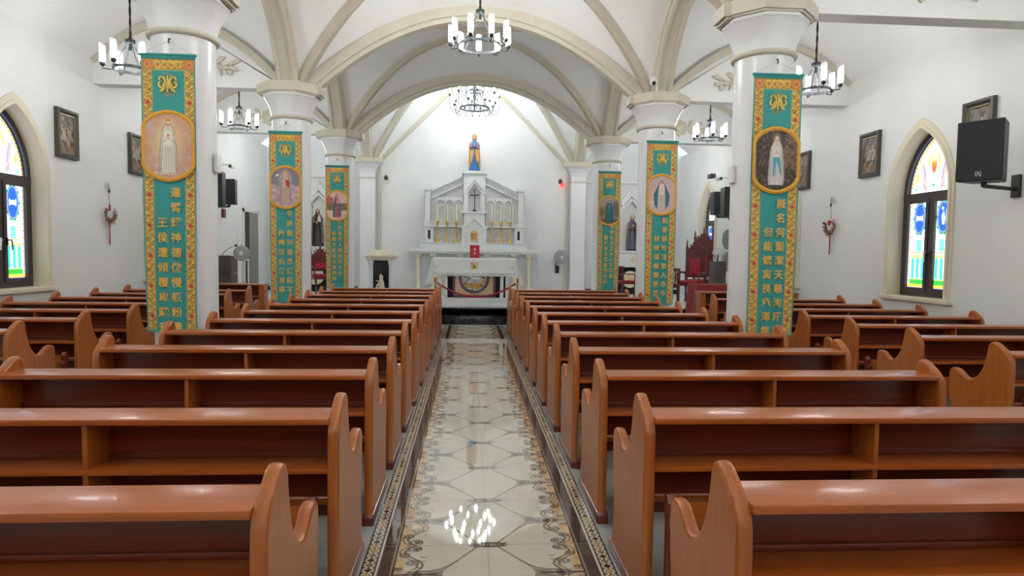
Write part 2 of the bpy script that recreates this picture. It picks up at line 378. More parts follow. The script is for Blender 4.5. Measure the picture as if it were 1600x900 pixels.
# ---- platform
pf = MB(); pf.box(XL, XR, YK+.005, YK+.34, 0, .165); pf.box(XL, XR, YK+.34, YE, 0, DZ-.012)
plat = pf.obj('trim_1', BLACKST, kind='structure')
for i in range(11):
    x0 = XL+i*1.105; x1 = min(x0+1.101, XR)
    if x0 > XR: break
    MB().bbox(x0, x1, YK-.006, YK+.34, .140, .178, .004).obj('step_slab', BLACKST, plat)
    MB().bbox(x0, x1, YK+.334, YK+.70, DZ-.03, DZ, .004).obj('step_slab', BLACKST, plat)
    MB().bbox(x0, x1, YK+.0, YK+.012, .002, .138, .003).obj('riser_slab', BLACKST, plat)
    MB().bbox(x0, x1, YK+.34, YK+.352, .18, DZ-.032, .003).obj('riser_slab', BLACKST, plat)
MB().box(XL, XR, YK+.70, YE, DZ-.02, DZ).obj('platform_floor', WHITEST, plat)

# ---- vault geometry
def parab(t, z0, z1, p=2.0): return z0+(z1-z0)*(1-abs(t)**p)
ZS, ZC = 3.9, 5.75
def nave_z(x, y, y0, y1, last=False):
    u = min(1, abs(x)/CX); vv = (y-(y0+y1)/2)/((y1-y0)/2); v = min(1, abs(vv)); crown = 6.65 if last else ZC; dp = 1.9 if last else 2.6
    far = last and vv > 0
    m = max(u, v); dg = parab(m, ZS-.12*(far and v > u), crown, dp)
    if v >= u:
        ap = 6.72 if far else 5.4; rg = crown+(ap-crown)*m**1.5; p = 2-.95*m if far else 2.0
        s_ = u/m if m > 1e-6 else 0
    else:
        rg = crown+(5.4-crown)*m**1.5; p = 2+m; s_ = v/m
    return dg+(rg-dg)*(1-s_**p)
def arc_A(y, y0, y1): t = (y-(y0+y1)/2)/((y1-y0)/2); return parab(t, ZS, 5.4, 3)
def aisle_T(s):      # s 0 at column, 1 at wall
    return 3.98+(4.4-3.98)*s+.82*(1-(2*s-1)**2)
def aisle_z(s, y, y0, y1):
    t = (y-y0)/(y1-y0); a, b = arc_A(y, y0, y1), 4.4; T = aisle_T(s)
    ruled = a*(1-s)+b*s; cor = ZS*(1-s)+4.4*s
    return ruled+T-cor+.10*math.sin(PI*t)*math.sin(PI*s)
vb = MB()
def grid(n, m, fn):
    V = [fn(i/n, j/m) for j in range(m+1) for i in range(n+1)]
    vb.add(V, [(j*(n+1)+i, j*(n+1)+i+1, (j+1)*(n+1)+i+1, (j+1)*(n+1)+i) for j in range(m) for i in range(n)])
for k in range(6):
    y0, y1 = LINES[k], LINES[k+1]; last = k == 5
    grid(36, 36, lambda a, b: ((2*a-1)*CX, y0+(y1-y0)*b, nave_z((2*a-1)*CX, y0+(y1-y0)*b, y0, y1, last)))
    for sg, xw in ((-1, XL), (1, XR)):
        grid(16, 20, lambda a, b: (sg*CX+(xw-sg*CX)*a, y0+(y1-y0)*b, aisle_z(a, y0+(y1-y0)*b, y0, y1)))
ceiling = link('ceiling', vb.mesh('ceiling', VAULT, 50), kind='structure')
ub = MB(); ub.box(XL-.3, XR+.3, YB-.3, YE+.3, 7.2, 7.3); ub.obj('roof_slab', VAULT, ceiling)

# ---- ribs
def rib(name, path, side, w_, d_, m=STONE, groove=True):
    """path: points; side: constant sideways vector; section hangs d_ below the path"""
    fr = []; P = [Vector(p) for p in path]; S = Vector(side).normalized()
    for i, p in enumerate(P):
        t = (P[min(i+1, len(P)-1)]-P[max(i-1, 0)]).normalized(); up = S.cross(t).normalized()
        if up.z < 0: up = -up
        if abs(up.z) < .02: up = Vector((up.x, up.y, abs(up.z)))
        fr.append((p, S, up))
    h = w_/2
    if groove: sec = [(-h, .04), (-h, -d_*.55), (-h*.86, -d_*.62), (-h*.8, -d_*.9), (-h*.66, -d_), (-h*.5, -d_*.9), (-h*.44, -d_*.78), (h*.44, -d_*.78), (h*.5, -d_*.9), (h*.66, -d_), (h*.8, -d_*.9), (h*.86, -d_*.62), (h, -d_*.55), (h, .04)]
    else: sec = [(-h, .04), (-h, -d_*.6), (-h*.7, -d_*.66), (-h*.6, -d_), (h*.6, -d_), (h*.7, -d_*.66), (h, -d_*.6), (h, .04)]
    return MB().sweep(fr, sec).obj(name, m, ceiling, 25)
for k in range(1, 6):
    y = LINES[k] if k < 6 else 18.65
    if k <= 5: rib('transverse_arch', [((2*i/40-1)*2.9, y, parab((2*i/40-1)*2.9/CX, ZS, 5.4)) for i in range(41)], (0, 1, 0), .26, .19, groove=False)
rib('wall_arch', [((2*i/50-1)*2.8, YN-.04, ZS-.12+(6.72-ZS+.12)*(1-abs((2*i/50-1)*2.8/CX)**1.05)) for i in range(51)], (0, 1, 0), .12, .10, groove=False)
for k in range(0, 6):
    y0, y1 = LINES[k], LINES[k+1]; last = k == 5; ym = (y0+y1)/2; yh = (y1-y0)/2
    for sg in (-1, 1):
        pts = []
        for i in range(41):
            t = 2*i/40-1; t = math.copysign(abs(t)**.6, t)*.97; pts.append((sg*CX, ym+t*yh, parab(t, ZS, 5.4, 3)))
        rib('arcade_arch', pts, (1, 0, 0), .34, .17)
    for sg in (-1, 1):
        for half in (-1, 1):
            pts = []
            for i in range(25):
                t = (i/24)*.985; z = nave_z(t*CX-1e-5, ym+half*t*yh, y0, y1, last); pts.append((sg*half*t*CX, ym+half*t*yh, z))
            d = Vector((sg*half*CX, half*yh, 0)).normalized(); rib('diagonal_rib', pts, (-d.y, d.x, 0), .13, .10)
    if last:
        boss = MB().lathe([(.0, -.28), (.10, -.26), (.16, -.16), (.18, -.02), (.1, .05)], 20, (0, ym, 6.62)).obj('vault_boss', STONE, ceiling, 40)
    else:
        MB().lathe([(.02, -.20), (.08, -.18), (.13, -.12), (.15, -.02), (.1, .05)], 20, (0, ym, 5.74)).obj('vault_boss', STONE, ceiling, 40)
# ---- aisle cross walls with arch rib and plaster ornament
def acanthus(sg):
    """list of leaf outlines for one wing of the plaster ornament"""
    out = []
    for (x0, z0, a, L, w_) in ((.14, .0, .15, .26, .07), (.18, -.02, -.45, .20, .06), (.34, .04, .55, .22, .065), (.36, .02, -.25, .24, .06), (.54, .03, .30, .24, .055), (.56, .0, -.35, .16, .045), (.20, .05, 1.0, .18, .06)):
        P = []
        for i in range(9): t = i/8; P.append((t*L, w_*math.sin(PI*t)**.7*(.75+.25*math.cos(9*t))))
        for i in range(7, 0, -1): t = i/8; P.append((t*L, -w_*.55*math.sin(PI*t)**.7+.05*t*L))
        c_, s_ = math.cos(a), math.sin(a); out.append([(sg*(x0+x*c_-z*s_), z0+x*s_+z*c_) for x, z in P])
    return out
for k in range(1, 6):
    y = LINES[k] if k < 6 else 18.65
    for sg, xw in ((-1, XL), (1, XR)):
        xs = [sg*CX+(xw-sg*CX)*i/24 for i in range(25)]; zt = [aisle_T(i/24) for i in range(25)]
        poly = [(xs[0], 4.03), (xs[-1], 4.03)]+[(xs[i], zt[i]+.03) for i in range(24, -1, -1)]
        iw = MB().prism(poly, y-.12, y+.12, 'y').obj('infill_wall', WALL, ceiling)
        fr = [((xs[i], y, zt[i]), (0, 1, 0)) for i in range(25)]
        r_ = rib('aisle_arch', [p for p, _ in fr], (0, 1, 0), .34, .11, groove=False); r_.parent = iw
        xm = (sg*CX+xw)/2
        for face in (-1,):
            yy = y+face*.12; on = MB()
            on.prism([(xm+.17*math.cos(a)*(1+.10*math.cos(8*a)), 4.36+.17*math.sin(a)*(1+.10*math.cos(8*a))) for a in np.linspace(0, 2*PI, 49)[:-1]], yy-.035, yy+.01, 'y')
            on.lathe([(.10, 0), (.085, .02), (.02, .03)], 20)
            for s2 in (-1, 1):
                for q_, lf in enumerate(acanthus(s2)): on.prism([(xm+x_, 4.34+z_) for x_, z_ in lf], yy-.03-.003*q_, yy+.01, 'y')
                on.tube([(xm+s2*(.2+.13*t+.05*math.sin(t*5)), yy-.03, 4.30+.09*math.sin(t*6+1)) for t in np.linspace(0, 3.4, 26)], .012, 6)
            # move the small lathe rosette to the medallion centre
            n0 = 48*2
            for i in range(n0, n0+60):
                x_, y_, z_ = on.v[i]; on.v[i] = (xm+x_, yy-.035-z_, 4.36+y_)
            on.obj('plaster_ornament', STONE, iw, 40)

# ---- side walls with pointed window openings
WY = [-3.06, .885, 4.835, 8.83, 12.78, 16.68]
WH, WS, WT, WB = .60, 2.42, 3.34, .95       # half width, springing, apex, bottom of the opening
def parch(h, zs, zt, n=16):
    """pointed arch outline from the right springing over the apex to the left springing, (dy, z)"""
    rise = zt-zs; R = (h*h+rise*rise)/(2*h); a1 = math.asin(min(1, rise/R)); out = []
    for i in range(n+1):
        a = a1*i/n; out.append((h-R+R*math.cos(a), zs+R*math.sin(a)))
    return out+[(-p[0], p[1]) for p in out[-2::-1]]
def side_wall(name, x, sg, wys, ztop=4.4):
    b = MB(); cur = YB
    def rect(y0, y1, z0, z1): b.add([(x, y0, z0), (x, y1, z0), (x, y1, z1), (x, y0, z1)], [(0, 1, 2, 3)])
    ar = parch(WH, WS, WT)
    for wy in wys:
        rect(cur, wy-WH, 0, ztop+.06); rect(wy-WH, wy+WH, 0, WB)
        pts = [(wy+WH, WB)]+[(wy+p[0], p[1]) for p in ar]+[(wy-WH, WB)]
        up = [(wy+p[0], ztop+.06) for p in ar]
        V = [(x, wy+p[0], p[1]) for p in ar]+[(x, q[0], q[1]) for q in up]; n = len(ar)
        b.add(V, [(i, i+1, n+i+1, n+i) for i in range(n-1)])
        full = [(wy-WH, WB), (wy+WH, WB)]+[(wy+p[0], p[1]) for p in ar]; m = len(full)
        b.add([(x, q[0], q[1]) for q in full]+[(x+sg*.30, q[0], q[1]) for q in full], [(i, (i+1) % m, m+(i+1) % m, m+i) for i in range(m)])
        cur = wy+WH
    rect(cur, YE, 0, ztop+.06)
    me = b.mesh(name, WALL); return link(name, me, kind='structure')
wl = side_wall('wall_left', XL, -1, WY[:-1]); WYR = WY[:-1]+[17.04]; wr = side_wall('wall_right', XR, 1, WYR)
MB().box(XL-.32, XR+.32, YB-.1, YB, 0, 7.2).obj('wall_back', WALL, kind='structure')
b = MB(); b.box(-3.0, 3.0, YN, YN+.1, 0, 7.2); b.box(XL-.3, -2.9, YE, YE+.1, 0, 7.2); b.box(2.9, XR+.3, YE, YE+.1, 0, 7.2)
b.box(-3.0, -2.9, YN, YE+.1, 0, 7.2); b.box(2.9, 3.0, YN, YE+.1, 0, 7.2); wf = b.obj('wall_front', WALL, kind='structure')
b = MB()
for x0, x1 in ((XL, -3.0), (3.0, XR)): b.box(x0, x1, YE-.02, YE, DZ, DZ+.13)
b.obj('baseboard_front', BLACKST, kind='structure')
MB().box(XL, XL+.015, YB, YK, 0, .12).obj('baseboard_left', BLACKST, kind='structure')
MB().box(XR-.015, XR, YB, YK, 0, .12).obj('baseboard_right', BLACKST, kind='structure')
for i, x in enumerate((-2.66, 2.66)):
    MB().box(x-.035, x+.035, YN-.05, YN, DZ, 4.0).obj('trim_%d' % (i+2), STONE, kind='structure')  # rib-coloured strips painting in the shadow gap at each chancel edge
# blind arches on the aisle end walls
for i, (xa, xb) in enumerate(((XL+.10, -3.05), (3.05, XR-.22))):
    xc, h = (xa+xb)/2, (xb-xa)/2; out = [(xb, DZ)]+[(xc+p[0], p[1]) for p in parch(h, 3.1, 3.75)]+[(xa, DZ)]
    b = MB(); V = []
    for (px, pz) in out: V.append((px, pz))
    inn = [(xb-.10, DZ)]+[(xc+p[0], p[1]) for p in parch(h-.10, 3.1, 3.62)]+[(xa+.10, DZ)]
    n = len(out); pl = out+inn[::-1]; b.prism(pl, YE-.08, YE, 'y'); b.obj('trim_%d' % (i+4), WALL, kind='structure')

# ---- windows
def glass_canvas():
    h, z0, z1 = WH-.10, WB+.1, WT-.1
    c = Cv(2*h, z1-z0, .006, (250, 252, 255)); cx = h; H_ = z1-z0
    lead = (40, 36, 40); gold = (240, 176, 50); cy = (70, 190, 225)
    Ys = WS-.02-z0                           # transom level
    for sx in (0, 1):
        f = (lambda x: cx-x) if sx == 0 else (lambda x: cx+x)
        for k in range(int(Ys/.045)):
            c.ell(f(.42), .03+k*.045, .012, .014, (240, 190, 80) if k % 2 else (214, 120, 60)); c.ell(f(.455), .05+k*.045, .008, .012, (120, 110, 190))
        c.line([(f(.435), 0), (f(.435), Ys)], .005, lead); c.line([(f(.40), .12), (f(.40), Ys)], .005, gold)
        c.rect(min(f(.07), f(.47)), max(f(.07), f(.47)), 0, .035, (60, 60, 170)); c.rect(min(f(.07), f(.47)), max(f(.07), f(.47)), .035, .08, (240, 180, 70))
        c.rect(min(f(.07), f(.40)), max(f(.07), f(.40)), .08, .15, (60, 170, 60))
        for a_ in (.14, .24, .34):
            c.rect(f(a_)-.045, f(a_)+.045, .15, .50, (238, 200, 110)); c.rect(f(a_)-.028, f(a_)+.028, .16, .42, cy); c.ell(f(a_), .42, .028, .05, cy); c.line([(f(a_)-.05, .46), (f(a_), .53), (f(a_)+.05, .46)], .006, (190, 140, 60))
        c.rect(min(f(.07), f(.40)), max(f(.07), f(.40)), .53, .545, (220, 150, 60))
        for a_ in (.10, .19, .28, .37): c.line([(f(a_), .55), (f(a_), .80)], .003, (150, 140, 170))
        c.rect(f(.23)-.05, f(.23)+.05, .55, .72, (120, 205, 235)); c.line([(f(.08), .66), (f(.40), .66)], .003, (150, 140, 170)); c.rect(f(.33)-.03, f(.33)+.03, .68, .80, (236, 200, 226))
        c.ell(f(.235), 1.03, .125, .235, (40, 130, 110)); c.ell(f(.235), 1.03, .108, .215, (230, 190, 226)); c.ell(f(.235), 1.03, .098, .205, (48, 96, 208))
        for q in range(10):
            an = 2*PI*q/10; c.ell(f(.235)+.125*math.cos(an), 1.03+.235*math.sin(an), .02, .02, (40, 140, 110)); c.line([(f(.235), 1.03), (f(.235)+.1*math.cos(an), 1.03+.2*math.sin(an))], .003, (24, 50, 130))
        if sx == 1:
            c.rect(f(.235)-.06, f(.235)+.06, 1.0, 1.06, (250, 250, 255)); c.ell(f(.235)-.06, 1.03, .012, .05, (255, 255, 255)); c.ell(f(.235)+.06, 1.03, .012, .05, (255, 255, 255))
        else:
            c.poly([(f(.26), .92), (f(.22), .93), (f(.20), 1.05), (f(.24), 1.12), (f(.27), 1.02)], (250, 248, 252)); c.ell(f(.22), 1.15, .022, .022, (250, 240, 248)); c.line([(f(.29), .95), (f(.29), 1.13)], .012, (236, 210, 230))
        for q in range(5): c.line([(f(.10+.06*q), 1.30), (f(.13+.06*q), 1.37), (f(.16+.06*q), 1.30)], .006, (226, 180, 90))
        c.rect(min(f(.40), f(.09)), max(f(.40), f(.09)), 1.28, 1.285, (190, 150, 90))
    # arch head
    ar = [(cx+p[0], p[1]-z0) for p in parch(h, WS, z1)]
    c.line(ar, .075, (70, 120, 225)); c.line([(cx+(x-cx)*.9, Ys+(y-Ys)*.93) for x, y in ar], .05, (246, 208, 110))
    for i, (x, y) in enumerate(ar): c.ell(cx+(x-cx)*.9, Ys+(y-Ys)*.93, .012, .012, (220, 120, 50) if i % 2 else (120, 90, 190))
    for s_ in (-1, 1):
        c.poly([(cx+s_*.12, Ys+.06), (cx+s_*.20, Ys+.10), (cx+s_*.26, Ys+.40), (cx+s_*.21, Ys+.48), (cx+s_*.16, Ys+.34)], (176, 150, 226)); c.line([(cx+s_*.08, Ys+.04), (cx+s_*.20, Ys+.22), (cx+s_*.25, Ys+.46)], .018, (240, 196, 90))
        c.ell(cx+s_*.09, Ys+.50, .03, .10, (246, 214, 130), s_*.3); c.ell(cx+s_*.33, Ys+.26, .03, .07, (246, 196, 90)); c.ell(cx+s_*.36, Ys+.10, .05, .03, (150, 210, 226))
        c.line([(cx, Ys+.62), (cx+s_*.14, Ys+.42)], .012, (226, 170, 60))
    c.ell(cx, Ys+.42, .055, .09, (236, 130, 50)); c.ell(cx, Ys+.50, .03, .035, (246, 206, 140)); c.ell(cx, Ys+.36, .035, .05, (222, 90, 50)); c.ring(cx, Ys+.51, .05, .05, .008, (240, 180, 60))
    c.rect(cx-.008, cx+.008, Ys+.10, Ys+.18, (30, 150, 90)); c.rect(cx-.035, cx+.035, Ys+.132, Ys+.148, (30, 150, 90))
    for k in range(9): c.ell(cx-.4+.1*k, Ys+.03, .02, .012, (240, 200, 110))
    return c, h, z0, z1
gc, gh, gz0, gz1 = glass_canvas()
ZTR = WS-.02                                    # transom centre
def pane_mesh(x0, x1, z0, z1, arch=False):
    c = gc
    def keep(X, Y):
        k = (X-gh > x0) & (X-gh < x1) & (Y+gz0 > z0) & (Y+gz0 < z1)
        if arch:
            rise = gz1-WS; R = (gh*gh+rise*rise)/(2*gh); k &= (np.hypot(abs(X-gh)+R-gh, np.maximum(Y+gz0-WS, 0)) < R)
        return k
    return c.mesh('pane', PAINTG, lambda X, Y: (0*X, X-gh, Y+gz0), keep)
PANE_A = pane_mesh(-gh, -.035, gz0, ZTR); PANE_B = pane_mesh(.035, gh, gz0, ZTR); PANE_T = pane_mesh(-gh, gh, ZTR, gz1, True)
def arch_ring(h0, zt0, h1, zt1, zb, x0, x1, n=16):
    """solid band between two pointed arches standing on zb"""
    A = [(h0, zb)]+parch(h0, WS, zt0, n)+[(-h0, zb)]; B = [(h1, zb)]+parch(h1, WS, zt1, n)+[(-h1, zb)]; m = len(A)
    V = [(x0, *p) for p in A]+[(x0, *p) for p in B]+[(x1, *p) for p in A]+[(x1, *p) for p in B]; F_ = []
    for i in range(m-1): F_ += [(i, i+1, m+i+1, m+i), (2*m+i, 2*m+i+1, 3*m+i+1, 3*m+i), (i, i+1, 2*m+i+1, 2*m+i), (m+i, m+i+1, 3*m+i+1, 3*m+i)]
    F_ += [(0, m, 3*m, 2*m), (m-1, 2*m-1, 4*m-1, 3*m-1)]
    return MB().add(V, F_)
def win_meshes(sg):
    # local: x=0 wall face, +x*sg outwards
    f = lambda a: a*sg
    D = {}
    cb = arch_ring(WH, WT, WH+.085, WT+.13, WB, f(-.02), f(.0)); r2 = arch_ring(WH-.012, WT-.015, WH+.03, WT+.04, WB, f(-.035), f(.26)); cb.add(r2.v, r2.f)
    cb.box(*sorted((f(0), f(.26))), -WH, WH, WB-.03, WB+.004)
    D['casing'] = cb.mesh('casing', CASING, 30)
    D['window_sill'] = MB().bbox(*sorted((f(-.07), f(.04))), -WH-.13, WH+.13, WB-.055, WB, .008).mesh('window_sill', CASING)
    fr = arch_ring(WH-.075, WT-.09, WH-.008, WT-.01, WB, f(.18), f(.24)); fr.box(*sorted((f(.18), f(.24))), -WH+.008, WH-.008, WB+.002, WB+.07); fr.box(*sorted((f(.175), f(.245))), -WH+.01, WH-.01, ZTR-.045, ZTR+.045)
    fr.box(*sorted((f(.18), f(.24))), -.03, .03, WB+.07, ZTR)
    D['frame'] = fr.mesh('frame', SASH)
    for nm, s2 in (('a', -1), ('b', 1)):
        q = MB(); y0, y1 = sorted((s2*.032, s2*(WH-.077)))
        xx = sorted((f(.165), f(.205)))
        q.box(*xx, y0, y0+.055, WB+.07, ZTR-.045); q.box(*xx, y1-.055, y1, WB+.07, ZTR-.045); q.box(*xx, y0, y1, WB+.07, WB+.125); q.box(*xx, y0, y1, ZTR-.10, ZTR-.045)
        D['sash'+nm] = q.mesh('sash', SASH)
    hb = MB().box(*sorted((f(.145), f(.165))), -.012, .012, -.05, .05); hb.tube([(f(.15), 0, .02), (f(.125), 0, .02), (f(.12), .03, .02), (f(.12), .045, .0), (f(.12), .05, -.11)], .008, 8)
    D['handle'] = hb.mesh('handle', BLACKP, 40); hb2 = MB(); hb2.v = [(x, -y, z) for x, y, z in hb.v]; hb2.f = hb.f; D['handle2'] = hb2.mesh('handle', WHITEP, 40)
    return D
wn = 0
for sg, xw, ys in ((-1, XL, WY[:-1]), (1, XR, WYR)):
    D = win_meshes(sg)
    for wy in ys:
        wn += 1; W0 = setting('window_%d' % wn, (xw, wy, 0))
        link('casing', D['casing'], W0); link('window_sill', D['window_sill'], W0); link('frame', D['frame'], W0)
        link('pane', PANE_T, W0, (sg*.20, 0, 0))
        for nm, pm, hy, hm in (('a', PANE_A, -.058, 'handle2' if sg < 0 else 'handle'), ('b', PANE_B, .058, 'handle' if sg < 0 else 'handle2')):
            s_ = link('sash', D['sash'+nm], W0); link('pane', pm, s_, (sg*.19, 0, 0)); link('handle', D[hm], s_, (0, hy, 1.56))
        lp = bpy.data.lights.new('daylight_portal', 'AREA'); lp.shape = 'RECTANGLE'; lp.size = 1.2; lp.size_y = 2.5; lp.cycles.is_portal = True
        lo = bpy.data.objects.new('daylight_portal', lp); COL.objects.link(lo); lo.location = (xw+sg*.34, wy, 2.15); lo.rotation_euler = (PI/2, 0, PI/2 if sg > 0 else -PI/2)
# ---- door on the left wall
dr = setting('door_1', (XL, 0, 0))
MB().box(0, .035, 17.24, 17.32, DZ, 2.56).box(0, .035, 18.42, 18.50, DZ, 2.56).box(0, .035, 17.24, 18.50, 2.48, 2.56).obj('door_frame', WHITEP, dr)
MB().box(0, .010, 17.32, 17.72, DZ, 2.48).obj('doorway_shade', DARKV, dr)  # flat dark sheet painting the shade of the open doorway
MB().bbox(.0, .022, 17.72, 18.42, DZ+.005, 2.478, .004).obj('door_leaf', DOORL, dr)

# ================================================================== THINGS
ORD = ['nearest the camera', 'second from the camera', 'third from the camera', 'fourth from the camera', 'fifth from the camera']
SIDE = {-1: 'left', 1: 'right'}
# ---- columns
def octa(h, c): return [(h, -c), (h, c), (c, h), (-c, h), (-h, c), (-h, -c), (-c, -h), (c, -h)]
def column_meshes():
    D = {}
    D['shaft'] = MB().lathe([(.295, 0.0), (.295, 3.58)], 48).mesh('shaft', COLM, 40)
    D['base'] = MB().lathe([(.37, 0), (.37, .12), (.34, .16), (.30, .19), (.296, .20)], 48).mesh('base', COLM, 40)
    D['neck_ring'] = MB().lathe([(.29, 3.545), (.325, 3.55), (.338, 3.575), (.325, 3.60), (.29, 3.605)], 48).mesh('neck_ring', STONE, 60)
    b = MB(); prof = [(0, 3.60), (.10, 3.66), (.25, 3.73), (.45, 3.79), (.72, 3.85), (.90, 3.89), (1.0, 3.90), (1.0, 3.935)]
    N = 64; V = []
    for t, z in prof:
        for i in range(N):
            a = 2*PI*(i+.5)/N; r0 = .30
            m_ = ((a+PI/8) % (PI/4))-PI/8; r1 = .405/math.cos(m_)
            r = r0+(r1-r0)*t; V.append((r*math.cos(a), r*math.sin(a), z))
    Fs = [(j*N+i, j*N+(i+1) % N, (j+1)*N+(i+1) % N, (j+1)*N+i) for j in range(len(prof)-1) for i in range(N)]
    Fs.append(tuple((len(prof)-1)*N+i for i in range(N))); b.add(V, Fs); D['capital'] = b.mesh('capital', COLM, 28)
    b = MB()
    for h, c, z0, z1 in ((.42, .19, 3.93, 3.95), (.445, .20, 3.95, 4.09)): b.prism(octa(h, c), z0, z1, 'z')
    for s in (-1, 1): b.box(*sorted((s*.40, s*.50)), -.15, .15, 3.955, 4.085); b.box(*sorted((s*.38, s*.46)), -.13, .13, 3.93, 3.96)
    D['abacus'] = b.mesh('abacus', STONE, 30)
    return D
CM = column_meshes()
CLAB = {2: ('nearest the camera', 'second pew block edge'), 3: ('in the middle', ''), 4: ('nearest the altar', '')}
NEARN = {2: 'nearest the camera', 3: 'middle of its row of three', 4: 'at the edge of the black altar steps'}
for k, y in enumerate(COLY):
    for sg in (-1, 1):
        if k < 1: lab = 'round white column beside the entrance end, %s row' % SIDE[sg]
        elif k == 1: lab = 'round white column beside the camera, just outside the %s edge of the view' % SIDE[sg]
        else: lab = 'round white banner column, %s of the nave, %s' % (SIDE[sg], NEARN[k])
        z0 = DZ if k == 4 else 0
        t = thing('column', lab, 'column', (sg*CX*1.0, y, 0), 0, 'nave columns')
        for nm in ('shaft', 'neck_ring', 'capital', 'abacus'): link(nm, CM[nm], t)
        o = link('base', CM['base'], t, (0, 0, z0))
# ---- half pilasters on the end wall
for sg in (-1, 1):
    t = thing('pilaster', 'flat white pilaster against the altar wall, %s of the altar' % SIDE[sg], 'pilaster', (sg*CX, YN-.13, 0))
    MB().bbox(-.21, .21, -.12, .12, DZ, 3.53, .02).obj('shaft', COLM, t)
    MB().bbox(-.25, .25, -.14, .12, DZ, DZ+.16, .01).obj('base', COLM, t)
    MB().bbox(-.225, .225, -.135, .12, 3.52, 3.57, .012).obj('neck_ring', STONE, t)
    b = MB(); V = []
    pr = [(0, 3.57), (.08, 3.68), (.3, 3.80), (.62, 3.90), (1, 3.96)]
    for q, z in pr: h = .20+.18*q; d = -.12-.14*q; V += [(-h, .12, z), (-h, d, z), (h, d, z), (h, .12, z)]
    b.add(V, [(j*4+i, j*4+i+1, j*4+4+i+1, j*4+4+i) for j in range(4) for i in range(3)]); b.obj('capital', COLM, t)
    MB().bbox(-.41, .41, -.29, .12, 3.96, 4.08, .008).obj('abacus', STONE, t)

# ---- banners
BW, BH, BZ0 = .50, 2.64, .69
def banner_canvas():
    c = Cv(BW, BH, .0036, (58, 152, 146)); g1, g2 = (226, 170, 70), (208, 128, 76)
    for x0, x1, y0, y1 in ((.016, .100, .02, BH-.045), (.400, .484, .02, BH-.045), (.016, .484, BH-.145, BH-.045)):
        c.rect(x0, x1, y0, y1, (178, 142, 78))
        c.speck(int((x1-x0)*(y1-y0)*9000), .0052, [g1, g2, (70, 120, 96), (206, 150, 60), (236, 190, 90)], (x0+.004, x1-.004, y0+.004, y1-.004), .85)
        c.line([(x0, y0), (x0, y1)], .004, g1); c.line([(x1, y0), (x1, y1)], .004, g1)
    for sx in (0, 1):
        X0 = .058 if sx == 0 else .442; mir = 1 if sx == 0 else -1
        T = np.arange(.03, BH-.15, .006); c.line([(X0+mir*.026*math.sin(t*2*PI/.145), t) for t in T], .0065, (240, 196, 84))
        k = 0
        for t in np.arange(.06, BH-.17, .0362):
            k += 1; s_ = -1 if k % 2 else 1; c.ell(X0+s_*.022, t, .017, .0075, (242, 200, 92), s_*.8); c.ell(X0-s_*.018, t+.015, .010, .005, (96, 120, 70), -s_*.6)
        for t in np.arange(.16, BH-.2, .290):
            for q in range(6): a = q*PI/3; c.ell(X0+.016*math.cos(a), t+.016*math.sin(a), .013, .011, (206, 104, 76), a)
            c.ell(X0, t, .010, .010, (150, 60, 60)); c.ring(X0, t, .030, .028, .003, (236, 180, 90))
    for X0 in (.058, .442):
        c.rect(X0-.042, X0+.042, BH-.145, BH-.045, (196, 136, 74)); c.ell(X0, BH-.095, .036, .036, (212, 126, 80)); c.ring(X0, BH-.095, .026, .026, .006, (232, 176, 86)); c.ell(X0, BH-.095, .012, .012, (190, 96, 76))
    for q in range(4):
        X0 = .155+.063*q; c.ring(X0, BH-.095, .024, .030, .007, (240, 200, 84)); c.ell(X0, BH-.10, .010, .012, (200, 110, 70))
        for s_ in (-1, 1): c.ell(X0+s_*.016, BH-.07, .014, .006, (242, 204, 90), s_*.7)
    for x_ in (.1, .4): c.line([(x_, .02), (x_, BH-.145)], .003, (226, 180, 80))
    c.rect(.1, .4, BH-.149, BH-.143, (226, 180, 80))
    c.ell(.25, BH-.285, .085, .115, (136, 140, 104), 0, .75); c.speck(90, .005, [(196, 160, 90), (90, 140, 120)], (.18, .32, BH-.38, BH-.19), .6)
    c.noise(3, 4)
    return c
def wave(X, Y):      # cloth hang: edges curl a little at the bottom
    t = np.clip(1-Y/BH, 0, 1); x = (X-BW/2)*(1-.055*t**3); return x, -.010*np.sin((X-.1)*18)*t-.016*t*np.sin(Y*2.3)*.5+.02*t**4*(abs(X-BW/2)/.25)**2, Y
BM = banner_canvas().mesh('banner_cloth', PAINT, wave)
def picture_shape(hw, hh, n=30):
    """rounded hexagon-like outline used for the medallion frame"""
    P = []
    for i in range(n+1):
        u = -1+2*i/n; P.append((hw*u, hh*(1-.34*abs(u)**2-.12*abs(u)**14)))
    return P+[(x, -z) for x, z in P[::-1]]
MON = [[(-.055, .045), (-.04, .055), (-.02, .04), (-.016, .0), (-.03, -.04), (-.055, -.05)], [(.055, .045), (.04, .055), (.02, .04), (.016, .0), (.03, -.04), (.055, -.05)],
       [(0, .065), (.003, .02), (-.003, -.03), (0, -.055)], [(-.05, .02), (-.062, -.0), (-.05, -.018), (-.035, -.02)], [(.05, .02), (.062, 0), (.05, -.018), (.035, -.02)],
       [(-.045, -.045), (-.02, .01), (0, -.03), (.02, .01), (.045, -.045)], [(-.06, .03), (-.05, .052), (-.03, .05)], [(.06, .03), (.05, .052), (.03, .05)], [(-.03, -.005), (0, -.012), (.03, -.005)]]
def smooth(P, n=5):
    out = []
    for i in range(len(P)-1):
        p0, p1, p2, p3 = P[max(i-1, 0)], P[i], P[i+1], P[min(i+2, len(P)-1)]
        for k in range(n):
            t = k/n; out.append(tuple(.5*((2*p1[j])+(-p0[j]+p2[j])*t+(2*p0[j]-5*p1[j]+4*p2[j]-p3[j])*t*t+(-p0[j]+3*p1[j]-3*p2[j]+p3[j])*t**3) for j in range(len(p1))))
    return out+[P[-1]]
mb = MB()
